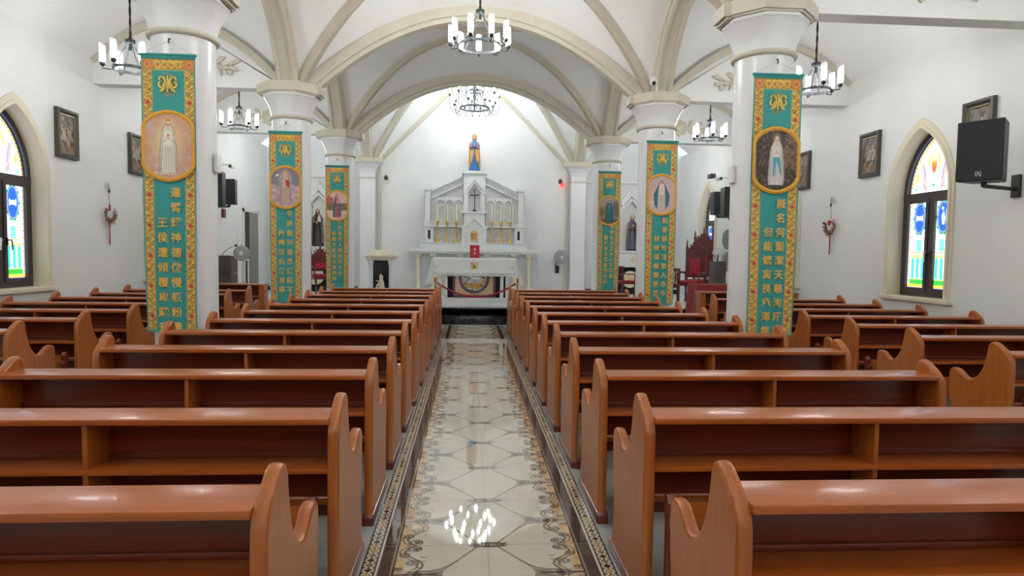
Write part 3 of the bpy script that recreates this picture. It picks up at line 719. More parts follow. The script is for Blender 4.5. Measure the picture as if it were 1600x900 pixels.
for s in MON: mb.ribbon(smooth(s), .013)
MONM = mb.mesh('monogram', GOLDB)
PW, PH = .41, .545
def mad(kind):
    c = Cv(PW, PH, .0036, (214, 186, 168)); cx = PW/2
    if kind == 'rose':   # white robe, crown, peach clouds
        c.rect(-1, 1, -1, 1, (206, 160, 132)); c.ell(cx, .3, .17, .24, (236, 204, 160), soft=.12)
        for _ in range(40): c.ell(rng.uniform(0, PW), rng.uniform(0, .22), rng.uniform(.02, .06), rng.uniform(.015, .03), [(226, 200, 188), (206, 176, 170), (196, 184, 184)][rng.integers(3)], 0, .4, soft=.02)
        for _ in range(14): c.ell(rng.choice([.05, .36])+rng.uniform(-.04, .04), rng.uniform(.25, .5), .04, .03, [(190, 196, 198), (222, 180, 150)][rng.integers(2)], 0, .5, soft=.03)
        for i in range(12): c.ell(cx+rng.uniform(-.12, .12), .045, .03, .014, (236, 224, 218), 0, .6, soft=.01)
        rb, mt, sh, ac = (236, 230, 212), (224, 214, 194), (112, 94, 74), None
        crown = True
    elif kind == 'grotto':
        c.rect(-1, 1, -1, 1, (70, 62, 60)); c.ell(cx, .28, .12, .26, (104, 92, 92), soft=.1)
        c.speck(500, .012, [(92, 80, 72), (60, 52, 50), (120, 104, 88), (74, 84, 60), (140, 116, 92)], None, .55)
        c.speck(130, .014, [(150, 120, 96), (128, 100, 82)], (.28, .41, .2, .5), .5)
        rb, mt, sh, ac = (222, 214, 206), (208, 198, 190), (140, 128, 122), (86, 168, 180); crown = False
    elif kind == 'cloud':
        c.rect(-1, 1, -1, 1, (176, 156, 158)); c.rect(-1, 1, .30, 1, (128, 122, 134)); c.ell(cx, .38, .12, .14, (214, 196, 180), soft=.1)
        for _ in range(120): c.ell(rng.uniform(0, PW), rng.uniform(0, .3), rng.uniform(.02, .05), rng.uniform(.015, .03), [(214, 186, 180), (190, 160, 156), (150, 130, 136), (226, 206, 200)][rng.integers(4)], 0, .5, soft=.015)
        rb, mt, sh, ac = (198, 176, 160), (186, 160, 146), (120, 96, 92), (176, 40, 50); crown = True
    elif kind == 'sky':
        c.rect(-1, 1, -1, 1, (214, 172, 160)); c.rect(-1, 1, .36, 1, (190, 170, 176), .7)
        for _ in range(50): c.ell(rng.uniform(0, PW), rng.uniform(0, .18), rng.uniform(.02, .06), rng.uniform(.012, .03), [(206, 196, 200), (176, 166, 178), (226, 202, 196)][rng.integers(3)], 0, .6, soft=.012)
        rb, mt, sh, ac = (226, 208, 186), (52, 100, 128), (34, 66, 92), None; crown = False
        c.poly([(cx-.03, .45), (cx-.07, .38), (cx-.125, .27), (cx-.11, .12), (cx-.05, .06), (cx+.05, .06), (cx+.11, .12), (cx+.125, .27), (cx+.07, .38), (cx+.03, .45)], (46, 112, 128))
    elif kind == 'child':
        c.rect(-1, 1, -1, 1, (226, 186, 176)); c.rect(-1, 1, .18, .32, (120, 116, 80)); c.rect(.0, .12, .30, .43, (190, 100, 80)); c.rect(.02, .06, .40, .47, (190, 100, 80))
        c.ell(cx, .06, .15, .13, (226, 190, 186), soft=.03); c.ell(.36, .3, .08, .03, (170, 110, 80), soft=.02)
        rb, mt, sh, ac = (196, 96, 112), (70, 104, 122), (46, 70, 92), None; crown = True
    else:
        c.rect(-1, 1, -1, 1, (146, 132, 124)); c.rect(-1, 1, .36, 1, (186, 160, 156), .6); c.ell(.36, .3, .12, .2, (112, 102, 104), soft=.05); c.ell(.05, .24, .1, .1, (110, 104, 84), soft=.05)
        c.rect(-1, 1, -1, .1, (88, 78, 62), .8)
        for _ in range(10): c.ell(cx+rng.uniform(-.1, .1), .055, .014, .01, (170, 60, 60))
        rb, mt, sh, ac = (48, 122, 122), (40, 104, 108), (28, 62, 70), None; crown = False
    # figure
    c.ell(cx, .475, .055, .055, (250, 226, 180), 0, .45, soft=.04)
    wd = .9 if kind not in ('sky',) else .75
    OUT = [(cx-.018, .47), (cx-.035, .43), (cx-.062*wd, .39), (cx-.078*wd, .27), (cx-.088*wd, .10), (cx-.08*wd, .05), (cx+.08*wd, .05), (cx+.088*wd, .10), (cx+.078*wd, .27), (cx+.062*wd, .39), (cx+.035, .43), (cx+.018, .47)]
    c.line(OUT+OUT[:1], .007, sh, .7)
    c.poly([(cx-.018, .47), (cx-.035, .43), (cx-.062*wd, .39), (cx-.078*wd, .27), (cx-.088*wd, .10), (cx-.08*wd, .05), (cx+.08*wd, .05), (cx+.088*wd, .10), (cx+.078*wd, .27), (cx+.062*wd, .39), (cx+.035, .43), (cx+.018, .47)], mt if kind != 'sky' else rb)
    c.poly([(cx-.03, .40), (cx-.045*wd, .27), (cx-.05*wd, .055), (cx+.05*wd, .055), (cx+.045*wd, .27), (cx+.03, .40)], rb)
    for x_ in (-.036, -.018, .0, .02, .038, -.066, .066): c.line([(cx+x_*.8*wd, .27), (cx+x_*wd, .16), (cx+x_*1.1*wd, .065)], .0035, sh, .85)
    for s_ in (-1, 1):
        c.line([(cx+s_*.05*wd, .375), (cx+s_*.058*wd, .32), (cx+s_*.012, .335)], .022, mt if kind != 'sky' else rb); c.line([(cx+s_*.062*wd, .30), (cx+s_*.03, .318)], .004, sh, .7)
        c.line([(cx+s_*.040, .41), (cx+s_*.075*wd, .26), (cx+s_*.08*wd, .06)], .004, sh, .6)
    c.ell(cx, .345, .010, .016, (226, 184, 158))
    c.ell(cx, .452, .026, .034, rb if kind in ('rose', 'grotto') else ((120, 80, 54) if kind == 'sky' else mt)); c.ell(cx, .450, .016, .022, (230, 190, 164))
    for s_ in (-1, 1): c.ell(cx+s_*.006, .454, .0028, .002, (70, 50, 44)); c.line([(cx+s_*.017, .468), (cx+s_*.02, .44)], .005, (130, 90, 60))
    c.ell(cx, .441, .004, .0018, (176, 80, 76)); c.ell(cx, .422, .010, .010, (226, 186, 160))
    if ac and kind == 'grotto':
        c.poly([(cx-.035, .30), (cx+.035, .30), (cx+.052, .17), (cx+.05, .12), (cx+.03, .19), (cx, .27), (cx-.01, .14), (cx-.03, .12)], ac); c.line([(cx+.01, .29), (cx+.045, .14)], .004, (50, 120, 140))
    if kind == 'cloud': c.poly([(cx+.0, .38), (cx+.05, .37), (cx+.06, .30), (cx+.045, .26), (cx+.01, .31)], ac); c.ell(cx+.022, .395, .013, .015, (226, 186, 160)); c.ell(.09, .44, .03, .012, (236, 226, 226), .5); c.ell(cx-.01, .465, .012, .012, (222, 180, 150))
    if kind == 'child': c.poly([(cx+.01, .42), (cx+.055, .42), (cx+.06, .32), (cx+.03, .28), (cx+.012, .32)], (226, 150, 150)); c.ell(cx+.032, .44, .015, .017, (232, 190, 166)); c.line([(cx-.05, .30), (cx+.04, .29)], .03, mt)
    if kind == 'rose': c.ell(cx, .365, .010, .009, (196, 90, 80))
    if crown: c.poly([(cx-.022, .478), (cx-.026, .51), (cx-.012, .495), (cx, .518), (cx+.012, .495), (cx+.026, .51), (cx+.022, .478)], (206, 150, 80))
    c.noise(4, 3)
    return c
BAN = [(-1, 2, 'rose', '運臂耀神德傲慢頓粉潰', '王侯遭傾覆卑賤升高', 'white robed crowned lady on peach clouds'),
       (1, 2, 'grotto', '厥名何聖潔天慈洵靡已', '但能懷寅畏承澤無', 'praying lady in white with pale blue sash in a dark grotto'),
       (-1, 3, 'cloud', '每許我列祖恩諾踐不渝', '矜憐亞伯漢苗裔世', 'lady among grey pink clouds holding a child in red'),
       (1, 3, 'sky', '飢者飫珍饈富人赤手去', '扶植僕義塞舊恩', 'lady in cream dress and dark blue mantle on pink sky'),
       (-1, 4, 'child', '行見後代人稱我膺元祉', '祇緣大能者向我施靈', 'lady in pink and blue with a child before a landscape'),
       (1, 4, 'other', '吾魂弘天主中心不勝喜', '感荷救主恩眷顧及賤', 'standing lady wrapped in teal against grey hills')]
sp0 = {2: .143, 3: .147, 4: .122}; st0 = {2: 1.304, 3: 1.28, 4: 1.22}
GL = {}
def glyph(ch):
    if ch not in GL: GL[ch] = text_mesh(ch, .100, GOLDP)
    return GL[ch]
frame_m = MB(); o_, i_ = picture_shape(.247, .338), picture_shape(.213, .298)
n_ = len(o_); frame_m.add([(p[0], 0, p[1]) for p in o_]+[(p[0], 0, p[1]) for p in i_]+[(p[0]*.93, -.006, p[1]*.94) for p in o_],
    [(j, (j+1) % n_, 2*n_+(j+1) % n_, 2*n_+j) for j in range(n_)]+[(2*n_+j, 2*n_+(j+1) % n_, n_+(j+1) % n_, n_+j) for j in range(n_)])
GOLDF = mat('gold_embroidered_border', (228, 168, 52), .6, noise=((206, 146, 40), 60, (1, 1, 1)))
FRM = frame_m.mesh('medallion_border', GOLDF)
io = picture_shape(.204, .268); hx = np.array([p[0] for p in io[15:31]]); hz = np.array([p[1] for p in io[15:31]])
for (sg, ci, kind, t1, t2, desc) in BAN:
    yb = COLY[ci]-.295-.055
    t = thing('banner', 'long teal banner picturing %s' % desc, 'banner', (sg*CX+(.0 if sg < 0 else .0), yb, BZ0), 0, 'banners hung on the nave columns')
    link('banner_cloth', BM, t)
    hm = MB().tube([(-.262, 0, BH-.006), (.262, 0, BH-.006)], .014, 10); hm.box(-.252, .252, -.006, .006, BH-.04, BH); hm.obj('top_hem', TEALH, t, 40)
    MB().tube([(-.24, 0, BH+.005), (0, .03, BH+.135), (.24, 0, BH+.005)], .0035, 6).obj('hanging_cord', WHITEP, t)
    MB().tube([(0, .05, BH+.16), (0, .02, BH+.15), (0, .015, BH+.125), (0, .03, BH+.115)], .007, 8).obj('hook', BRONZE, t)
    link('monogram', MONM, t, (0, -.018, BH-.285)).scale = (1.35, 1, 1.3)
    pc = mad(kind)
    keep = lambda X, Y: (abs(Y-PH/2) < np.interp(abs(X-PW/2), hx, hz)) & (abs(X-PW/2) < .204)
    pm = pc.mesh('picture', PAINT, lambda X, Y: (X-PW/2, 0*X, Y-PH/2), keep)
    link('picture', pm, t, (0, -.020, BH-.86)).scale = (1.05, 1, 1.11); link('medallion_border', FRM, t, (0, -.022, BH-.86))
    for x_, st, tx in ((.065, 1.36, t1), (-.062, 1.36+2*.113, t2)):
        for j, ch in enumerate(tx):
            zz = BH-st0[ci]-(0 if tx is t1 else 2*sp0[ci])-sp0[ci]*j
            if zz < .04: break
            link('character', glyph(ch), t, (x_*(1-.05*(1-zz/BH)**3), -.024, zz), (PI/2, 0, 0))

# ---- pews
SEAT_Z = .43
def endprofile():
    P = [(-.188, 0), (-.188, .055), (-.178, .07)]
    P += [(-.178, .70), (-.175, .765)]+smooth([(-.163, .80), (-.125, .84), (-.075, .872), (-.035, .893), (-.005, .898), (.022, .885), (.036, .86)], 4)
    P += smooth([(.046, .80), (.064, .73), (.09, .67), (.13, .62), (.175, .592), (.215, .585), (.24, .592)], 3)[0:]+smooth([(.272, .612), (.312, .636), (.355, .645), (.392, .636), (.408, .612), (.412, .57)], 3)
    P += smooth([(.412, .52), (.402, .42), (.385, .34), (.375, .27), (.385, .18), (.405, .11)], 3)
    P += [(.415, .07), (.422, .055), (.422, 0)]
    Q = [P[0]]
    for p in P[1:]:
        if math.dist(p, Q[-1]) > .004: Q.append(p)
    return Q[::-1]
EP = endprofile(); TH = .048
END_L = MB().rprism(EP, 0, TH, .014).mesh('end_panel', WOODZ, 35)
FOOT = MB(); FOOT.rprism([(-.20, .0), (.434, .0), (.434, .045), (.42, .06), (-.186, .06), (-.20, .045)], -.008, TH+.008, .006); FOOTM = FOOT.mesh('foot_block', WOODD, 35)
PM = {}
def pew_meshes(L):
    if L in PM: return PM[L]
    D = {}; a, b_ = TH-.004, L-TH+.004
    D['top_board'] = MB().bbox(a, b_, -.172, .030, .800, .826, .007).mesh('top_board', WOODX, 40)
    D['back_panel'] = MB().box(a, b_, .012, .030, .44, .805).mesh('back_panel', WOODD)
    D['book_shelf'] = MB().bbox(a, b_, -.155, .014, .595, .618, .005).mesh('book_shelf', WOODX, 40)
    D['shelf_moulding'] = MB().bbox(a, b_, -.004, .013, .618, .640, .004).mesh('shelf_moulding', WOODD, 40)
    D['divider'] = MB().bbox(-.011, .011, -.15, .013, .44, .802, .004).mesh('divider', WOODZ, 40)
    D['seat'] = MB().bbox(a, b_, .015, .335, SEAT_Z-.03, SEAT_Z, .008).mesh('seat', WOODX, 40)
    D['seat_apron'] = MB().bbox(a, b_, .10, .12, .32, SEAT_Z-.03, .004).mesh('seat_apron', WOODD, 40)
    k = MB(); k.bbox(TH+.07, L-TH-.07, -.262, -.232, .335, .500, .006); D['kneeler'] = k.mesh('kneeler', WOODX, 40)
    br = MB(); br.rprism([(-.30, 0), (-.19, 0), (-.185, .03), (-.212, .09), (-.215, .42), (-.20, .46), (-.20, .52), (-.232, .53), (-.26, .50), (-.262, .40), (-.262, .10), (-.30, .04)], -.02, .02, .006)
    br.lathe([(.0, 0), (.022, .004), (.028, .014), (.022, .026), (.012, .030)], 16)
    n0 = 12*6
    for i in range(n0, len(br.v)): x_, y_, z_ = br.v[i]; br.v[i] = (x_, -.262-z_, .43+y_)
    D['kneeler_bracket'] = br.mesh('kneeler_bracket', WOODD, 35)
    PM[L] = D; return D
def make_pew(L, x0, y, label, group, nd=1):
    t = thing('pew', label, 'pew', (x0, y, 0), 0, group); D = pew_meshes(L)
    for q in (0, L-TH):
        e = link('end_panel', END_L, t, (q, 0, 0)); link('foot_block', FOOTM, e)
    for nm in ('top_board', 'back_panel', 'book_shelf', 'shelf_moulding', 'seat', 'seat_apron', 'kneeler'): link(nm, D[nm], t)
    for i in range(nd): link('divider', D['divider'], t, (L*(i+1)/(nd+1), 0, 0))
    for q in (TH+.05, L-TH-.05): link('kneeler_bracket', D['kneeler_bracket'], t, (q, 0, 0))
    return t
NUM = ['nearest', 'second', 'third', 'fourth', 'fifth', 'sixth', 'seventh', 'eighth', 'ninth', 'tenth', 'eleventh', 'twelfth']
for k in range(12):
    y = 1.86+.93*k
    w_ = 'nearest row to the camera' if k == 0 else ('%s row from the camera' % NUM[k] if k < 11 else 'last row before the black steps')
    make_pew(1.99, -.623-1.99, y, 'glossy brown wooden pew left of the tiled aisle, %s' % w_, 'pews left of the tiled aisle')
    make_pew(2.02, .622, y-.01, 'glossy brown wooden pew right of the tiled aisle, %s' % w_, 'pews right of the tiled aisle')
for k in range(3, 11):
    y = 1.86+.93*k; kk = k-3
    if k > 3:
        w_ = 'nearest in view' if k == 4 else '%s in view from the camera' % NUM[k-4]
        make_pew(2.0, -5.74, y-.04, 'varnished wooden pew along the left side wall, %s' % w_, 'pews along the left side wall')
    if k < 10:
        make_pew(2.13, 3.73, y-.13, 'varnished wooden pew along the right side wall, %s' % ('nearest in view' if kk == 0 else '%s in view from the camera' % NUM[kk]), 'pews along the right side wall')

# ---- chandeliers
def crown_glass(r=.036, h=.22):
    b = MB(); N = 14; V = []
    for z in (0, .01): pass
    top = [h*(1+.10*math.cos(2*PI*i/N)) for i in range(N)]
    for i in range(N): a = 2*PI*i/N; V += [(r*.55*math.cos(a), r*.55*math.sin(a), 0), (r*math.cos(a), r*math.sin(a), .025), (r*math.cos(a), r*math.sin(a), top[i])]
    b.add(V, [(3*i, 3*((i+1) % N), 3*((i+1) % N)+1, 3*i+1) for i in range(N)]+[(3*i+1, 3*((i+1) % N)+1, 3*((i+1) % N)+2, 3*i+2) for i in range(N)])
    return b.mesh('glass_shade', SHADE, 60)
BULBA = mat('lit_candle_bulb', (255, 255, 255), .5, emit=((247, 253, 255), BULB_E*.5))
GSH = crown_glass(); GBULB = MB().lathe([(.006, .015), (.019, .04), (.021, .10), (.015, .135), (.004, .15)], 8).mesh('bulb', BULB, 60)
BULBN = mat('lit_nave_bulb', (255, 255, 255), .5, emit=((253, 253, 250), BULB_E*1.7)); GBULBN = GBULB.copy(); GBULBN.materials.clear(); GBULBN.materials.append(BULBN)
GCUP = MB().lathe([(.010, -.045), (.030, -.03), (.034, -.008), (.030, .004), (.012, .008), (.012, .04)], 14).mesh('lamp_cup', IRON, 60)
CBULB = MB().lathe([(.004, .0), (.014, .02), (.018, .045), (.010, .08), (.002, .10)], 8).mesh('bulb', BULBA, 60)
def ring_band(R, z, h=.03, wd=.008, n=48):
    b = MB(); b.lathe([(R-wd, z), (R+wd, z), (R+wd, z+h), (R-wd, z+h), (R-wd, z)], n, cap=False); return b
def lamp_light(t, z, r, watts):
    return
def twisted(z0, z1, r=.010):
    b = MB()
    for ph in (0, PI): b.tube([(.006*math.cos(z*22+ph), .006*math.sin(z*22+ph)+.0, z) for z in np.linspace(z0, z1, 60)], r, 6)
    return b
def wheel(label, x, y, z, Rr, Ro, n, ztop, hub, group, watts=1.0, ph=.2):
    """iron wheel chandelier: origin at the ring"""
    t = thing('chandelier', label, 'chandelier', (x, y, z), 0, group)
    b = ring_band(Rr, -.015, .035); b.obj('ring', IRON, t, 40)
    hb = MB().lathe([(.0, hub-.05), (.035, hub-.04), (.055, hub-.015), (.058, hub+.0), (.058, hub+.03), (.02, hub+.05), (.016, hub+.08)], 16); hb.tube([(0, 0, hub-.04), (0, 0, hub-.10)], .02, 8); hb.obj('hub', IRON, t, 40)
    twisted(hub+.06, ztop-z, .009).obj('cable', IRON, t)
    for i in range(4):
        a = ph+PI/2*i+.5; MB().tube([(.05*math.cos(a), .05*math.sin(a), hub-.05), (Rr*math.cos(a), Rr*math.sin(a), .02)], .006, 6).obj('hanger_rod', IRON, t)
    for i in range(n):
        a = ph+2*PI*i/n; c_, s_ = math.cos(a), math.sin(a)
        arm = MB().tube([(Rr*c_, Rr*s_, 0), ((Rr+.03)*c_, (Rr+.03)*s_, -.025), (Ro*c_, Ro*s_, -.02), (Ro*c_, Ro*s_, .02)], .007, 6).obj('lamp_arm', IRON, t)
        link('lamp_cup', GCUP, arm, (Ro*c_, Ro*s_, .05)); sh = link('glass_shade', GSH, arm, (Ro*c_, Ro*s_, .055), (0, 0, a)); link('bulb', GBULBN if abs(x) < 1 else GBULB, arm, (Ro*c_, Ro*s_, .05))
    lamp_light(t, .16, .30, watts)
    return t
G1 = 'iron wheel chandeliers with glass shades'
wheel('black iron wheel chandelier with ring of lit glass shades, centre of the nave ceiling', 0, 8.78, 4.22, .29, .385, 9, 5.74, .44, G1)
for sg, xa in ((-1, -4.46), (1, 4.60)):
    for yy, zz, w_, wt in ((8.78, 3.78, 'nearest the camera', 1.0*.75), (12.72, 3.80, 'second from the camera', 1.0*.75), (16.65, 3.8, 'farthest, near the statue', 1.0*.7)):
        wheel('small iron chandelier over the %s side pews, %s' % (SIDE[sg], w_), xa, yy, zz, .20, .31, 6, 5.85, .34, G1, wt, .35)
for yy in (4.835, .885, -3.06):  # unseen chandeliers added to light the near part of the church
    wheel('added iron wheel chandelier above the camera, outside the view, %s' % {4.835: 'front', .885: 'middle', -3.06: 'rear'}[yy], 0, yy, 4.22, .29, .385, 9, 5.74, .44, G1)
    for sg, xa in ((-1, -4.46), (1, 4.60)):
        wheel('added small iron chandelier over the %s aisle outside the view, %s' % (SIDE[sg], {4.835: 'front', .885: 'middle', -3.06: 'rear'}[yy]), xa, yy, 3.78, .20, .31, 6, 5.85, .34, G1, 1, .35)
def tiered(label, x, y, z, ztop, watts):
    t = thing('chandelier', label, 'chandelier', (x, y, z), 0)
    ring_band(.36, -.02, .04).obj('ring', IRON, t, 40); ring_band(.20, .40, .025, .007).obj('ring', IRON, t, 40)
    MB().lathe([(.0, -.10), (.028, -.08), (.016, 0), (.04, .06), (.018, .16), (.05, .26), (.026, .34), (.045, .43), (.02, .52), (.058, .60), (.026, .68)], 14).obj('stem', IRON, t, 40)
    twisted(.66, ztop-z, .012).obj('cable', IRON, t)
    for i in range(4):
        a = i*PI/2+.3; MB().tube([(.02*math.cos(a), .02*math.sin(a), .55), (.36*math.cos(a), .36*math.sin(a), 0)], .008, 6).obj('hanger_rod', IRON, t)
    for n, r0, r1, zb, zt, ph in ((16, .36, .62, 0, .30, .1), (10, .20, .42, .41, .62, .3)):
        for i in range(n):
            a = ph+2*PI*i/n; ze = zt*(1 if i % 2 == 0 else .35) if zb == 0 else zt; ro = r1 if i % 2 == 0 else r1*.86
            P = smooth([(r0, zb), (r0+.06, zb-.12), (ro-.06, zb-.10), (ro, zb+.04), (ro, max(ze, zb+.10))], 4)
            arm = MB().tube([(p[0]*math.cos(a), p[0]*math.sin(a), p[1]) for p in P], .007, 6).obj('lamp_arm', IRON, t)
            e = (ro*math.cos(a), ro*math.sin(a), P[-1][1]+.02)
            link('lamp_cup', GCUP, arm, e); link('bulb', CBULB, arm, (e[0], e[1], e[2]+.03)).scale = (1.5, 1.5, 1.6)
    return t
tiered('large two-tier black iron chandelier with curved arms and candle bulbs before the altar wall', -.02, 16.65, 5.13, 6.6, 1.0)

# ================================================================== SANCTUARY
def folds(n, amp, tw=0.0):
    return lambda a, z: 1+amp*math.sin(n*a+tw*z)+amp*.5*math.sin((n*2+1)*a+1.3)
def figure(name, label, loc, H, robe, mantle, skin=SKIN, hair=HAIR, veil=None, halo=None, crown=False, child=False, staff=False, apron=None, rotz=0, base=BLACKP, habit=None):
    """standing devotional statue, H total height; -y is the front"""
    t = thing(name, label, 'statue', loc, rotz); k = H/1.0
    S = lambda P: [(r*k, z*k) for r, z in P]
    MB().rprism([(.15*k*math.cos(a), .10*k*math.sin(a)) for a in np.linspace(0, 2*PI, 17)[:-1]], 0, .04*k, .006*k, 'z').obj('plinth', base, t, 50)
    MB().lathe(S([(.145, .04), (.135, .08), (.115, .25), (.095, .42), (.082, .55), (.088, .64), (.092, .70), (.075, .765), (.035, .79), (.026, .82)]), 48, (0, 0, 0), 1, .72, 0, lambda a, z: 1+(.055*math.sin(11*a+.6)+.03*math.sin(23*a))*max(0, 1-z/(.6*k))).obj('robe', robe, t, 60)
    # mantle: open shell around back and sides
    b = MB(); prof = S([(.150, .10), (.148, .25), (.140, .42), (.132, .56), (.120, .66), (.098, .745), (.060, .79)]); N = 34; V = []
    for j, (r, z) in enumerate(prof):
        op = .55+.25*(1-j/6)
        for i in range(N):
            a = -PI/2+op+(2*PI-2*op)*i/(N-1); rr = r*(1+.04*math.sin(9*a+z*6)); V.append((rr*math.cos(a), rr*math.sin(a)*.78+.004, z))
    m = len(prof); V2 = [(x*.94, y*.94, z) for x, y, z in V]
    F_ = [(j*N+i, j*N+i+1, (j+1)*N+i+1, (j+1)*N+i) for j in range(m-1) for i in range(N-1)]; n0 = len(V)
    F_ += [tuple(n0+q for q in f[::-1]) for f in F_]; F_ += [(j*N, (j+1)*N, n0+(j+1)*N, n0+j*N) for j in range(m-1)]+[(j*N+N-1, (j+1)*N+N-1, n0+(j+1)*N+N-1, n0+j*N+N-1) for j in range(m-1)]
    F_ += [(i, i+1, n0+i+1, n0+i) for i in range(N-1)]
    b.add(V+V2, F_); b.obj('mantle', mantle, t, 60)
    if apron:
        b = MB()
        for s in (-1, 1): b.add([(s*.02*k, -.085*k, .60*k), (s*.115*k, -.075*k, .58*k), (s*.125*k, -.088*k, .27*k), (s*.065*k, -.108*k, .20*k), (s*.02*k, -.10*k, .42*k), (s*.02*k, -.075*k, .60*k), (s*.115*k, -.06*k, .58*k), (s*.125*k, -.07*k, .27*k), (s*.065*k, -.085*k, .20*k), (s*.02*k, -.08*k, .42*k)],
                                      [(0, 1, 2, 3, 4), (5, 6, 7, 8, 9), (0, 1, 6, 5), (1, 2, 7, 6), (2, 3, 8, 7), (3, 4, 9, 8), (4, 0, 5, 9)])
        b.obj('mantle_fold', apron, t)
    # sleeves and hands
    b = MB()
    for s in (-1, 1):
        hx_, hz_ = (s*.018, .64) if not child else ((s*.05, .60 if s < 0 else .62))
        b.tube([(s*.085*k, 0, .73*k), (s*.112*k, -.02*k, .64*k), (s*.10*k, -.06*k, .585*k), (s*.05*k, -.100*k, .60*k), (hx_*1.3*k, -.112*k, (hz_-.015)*k)], .030*k, 10, taper=[1, 1.05, 1.15, 1.0, .72])
    b.obj('sleeve', mantle if not apron else MANTLEV, t, 60)
    b = MB()
    for s in (-1, 1):
        hx_, hz_ = (s*.012, .655) if not child else ((s*.045, .60 if s < 0 else .63))
        b.ball((hx_*k, -.118*k, hz_*k), .014*k, 10, .75, 1, 1.25)
        for q in range(4): b.tube([(hx_*k+s*.003*(q-1.5)*k*.6, -.121*k, (hz_+.008)*k), ((hx_*.7+s*.0015*(q-1.5))*k, -.128*k, (hz_+.030+.003*(q % 3))*k)], .0032*k, 6)
        b.tube([((hx_+s*.008)*k, -.115*k, hz_*k), ((hx_+s*.004)*k, -.132*k, (hz_+.018)*k)], .0034*k, 6)
    b.obj('hands', skin, t, 60)
    # head with face
    hz0 = .865*k
    b = MB(); b.tube([(0, 0, .78*k), (0, -.004*k, .835*k)], .021*k, 12); b.ball((0, -.004*k, hz0), .045*k, 18, .80, .92, 1.15); b.ball((0, -.046*k, hz0-.004*k), .0075*k, 8, .8, 1, 1.7)
    hd = b.obj('head', skin, t, 60)
    b = MB()
    for s in (-1, 1): b.ball((s*.015*k, -.0405*k, hz0+.006*k), .0045*k, 8, 1.3, .6, .8)
    b.ball((0, -.0425*k, hz0-.024*k), .0045*k, 8, 1.9, .5, .6); b.obj('eyes_and_mouth', hair, hd, 60)
    b = MB(); N = 24; prof = [(.006, .055), (.030, .048), (.044, .028), (.050, .0), (.050, -.03), (.054, -.06), (.05, -.085)]; V = []
    for j, (r, z) in enumerate(prof):
        op = .9 if j > 1 else 0.0
        for i in range(N): a = -PI/2+op+(2*PI-2*op)*i/(N-1); V.append((r*k*math.cos(a)*.95, r*k*math.sin(a)+.004*k, hz0+z*k))
    b.add(V, [(j*N+i, j*N+i+1, (j+1)*N+i+1, (j+1)*N+i) for j in range(len(prof)-1) for i in range(N-1)]); vm = b.obj('veil' if veil else 'hair', veil or hair, t, 60)
    if child:
        cm = MB(); cm.lathe([(.001, 0), (.040*k, .01*k), (.038*k, .07*k), (.030*k, .12*k), (.012*k, .14*k)], 16, (.055*k, -.095*k, .60*k), 1, .8); cm.tube([(.04*k, -.10*k, .62*k), (.01*k, -.135*k, .585*k), (.01*k, -.14*k, .55*k)], .014*k, 8, taper=.6); cm.tube([(.07*k, -.11*k, .70*k), (.04*k, -.14*k, .69*k)], .012*k, 8, taper=.7); cm.obj('child_robe', CREAMC, t, 60)
        ch = MB().ball((.055*k, -.10*k, .765*k), .028*k, 14, .9, .95, 1.1).obj('child_head', skin, t, 60)
        MB().ball((.055*k, -.094*k, .775*k), .0285*k, 14, .95, .95, 1.0).obj('child_hair', hair, ch, 60)
    if staff:
        MB().tube([(-.12*k, -.09*k, .05*k), (-.115*k, -.08*k, .60*k), (-.11*k, -.06*k, .95*k)], .007*k, 8).ball((-.11*k, -.06*k, .97*k), .018*k, 10).obj('staff', BRONZE, t, 50)
    if crown:
        b = MB(); b.lathe([(.040*k, .0), (.043*k, 0), (.046*k, .02*k), (.043*k, .02*k), (.040*k, 0)], 20, (0, 0, hz0+.030*k), cap=False)
        for i in range(8): a = 2*PI*i/8; b.tube([(.044*k*math.cos(a), .044*k*math.sin(a), hz0+.045*k), (.052*k*math.cos(a), .052*k*math.sin(a), hz0+.068*k), (.02*k*math.cos(a), .02*k*math.sin(a), hz0+.092*k)], .005*k, 6)
        b.ball((0, 0, hz0+.100*k), .010*k, 8); b.obj('crown', GOLD, t, 60)
    if halo:
        b = MB(); b.tube([(.072*k*math.cos(a), .03*k, hz0+.02*k+.072*k*math.sin(a)) for a in np.linspace(0, 2*PI, 29)[:-1]], .005*k, 6, closed=True)
        for i in range(20):
            a = 2*PI*i/20; l = .105 if i % 2 else .090; b.tube([(.072*k*math.cos(a), .03*k, hz0+.02*k+.072*k*math.sin(a)), (l*k*math.cos(a), .03*k, hz0+.02*k+l*k*math.sin(a))], .004*k, 5, taper=.3)
        b.obj('halo', GOLD, t, 50)
    return t
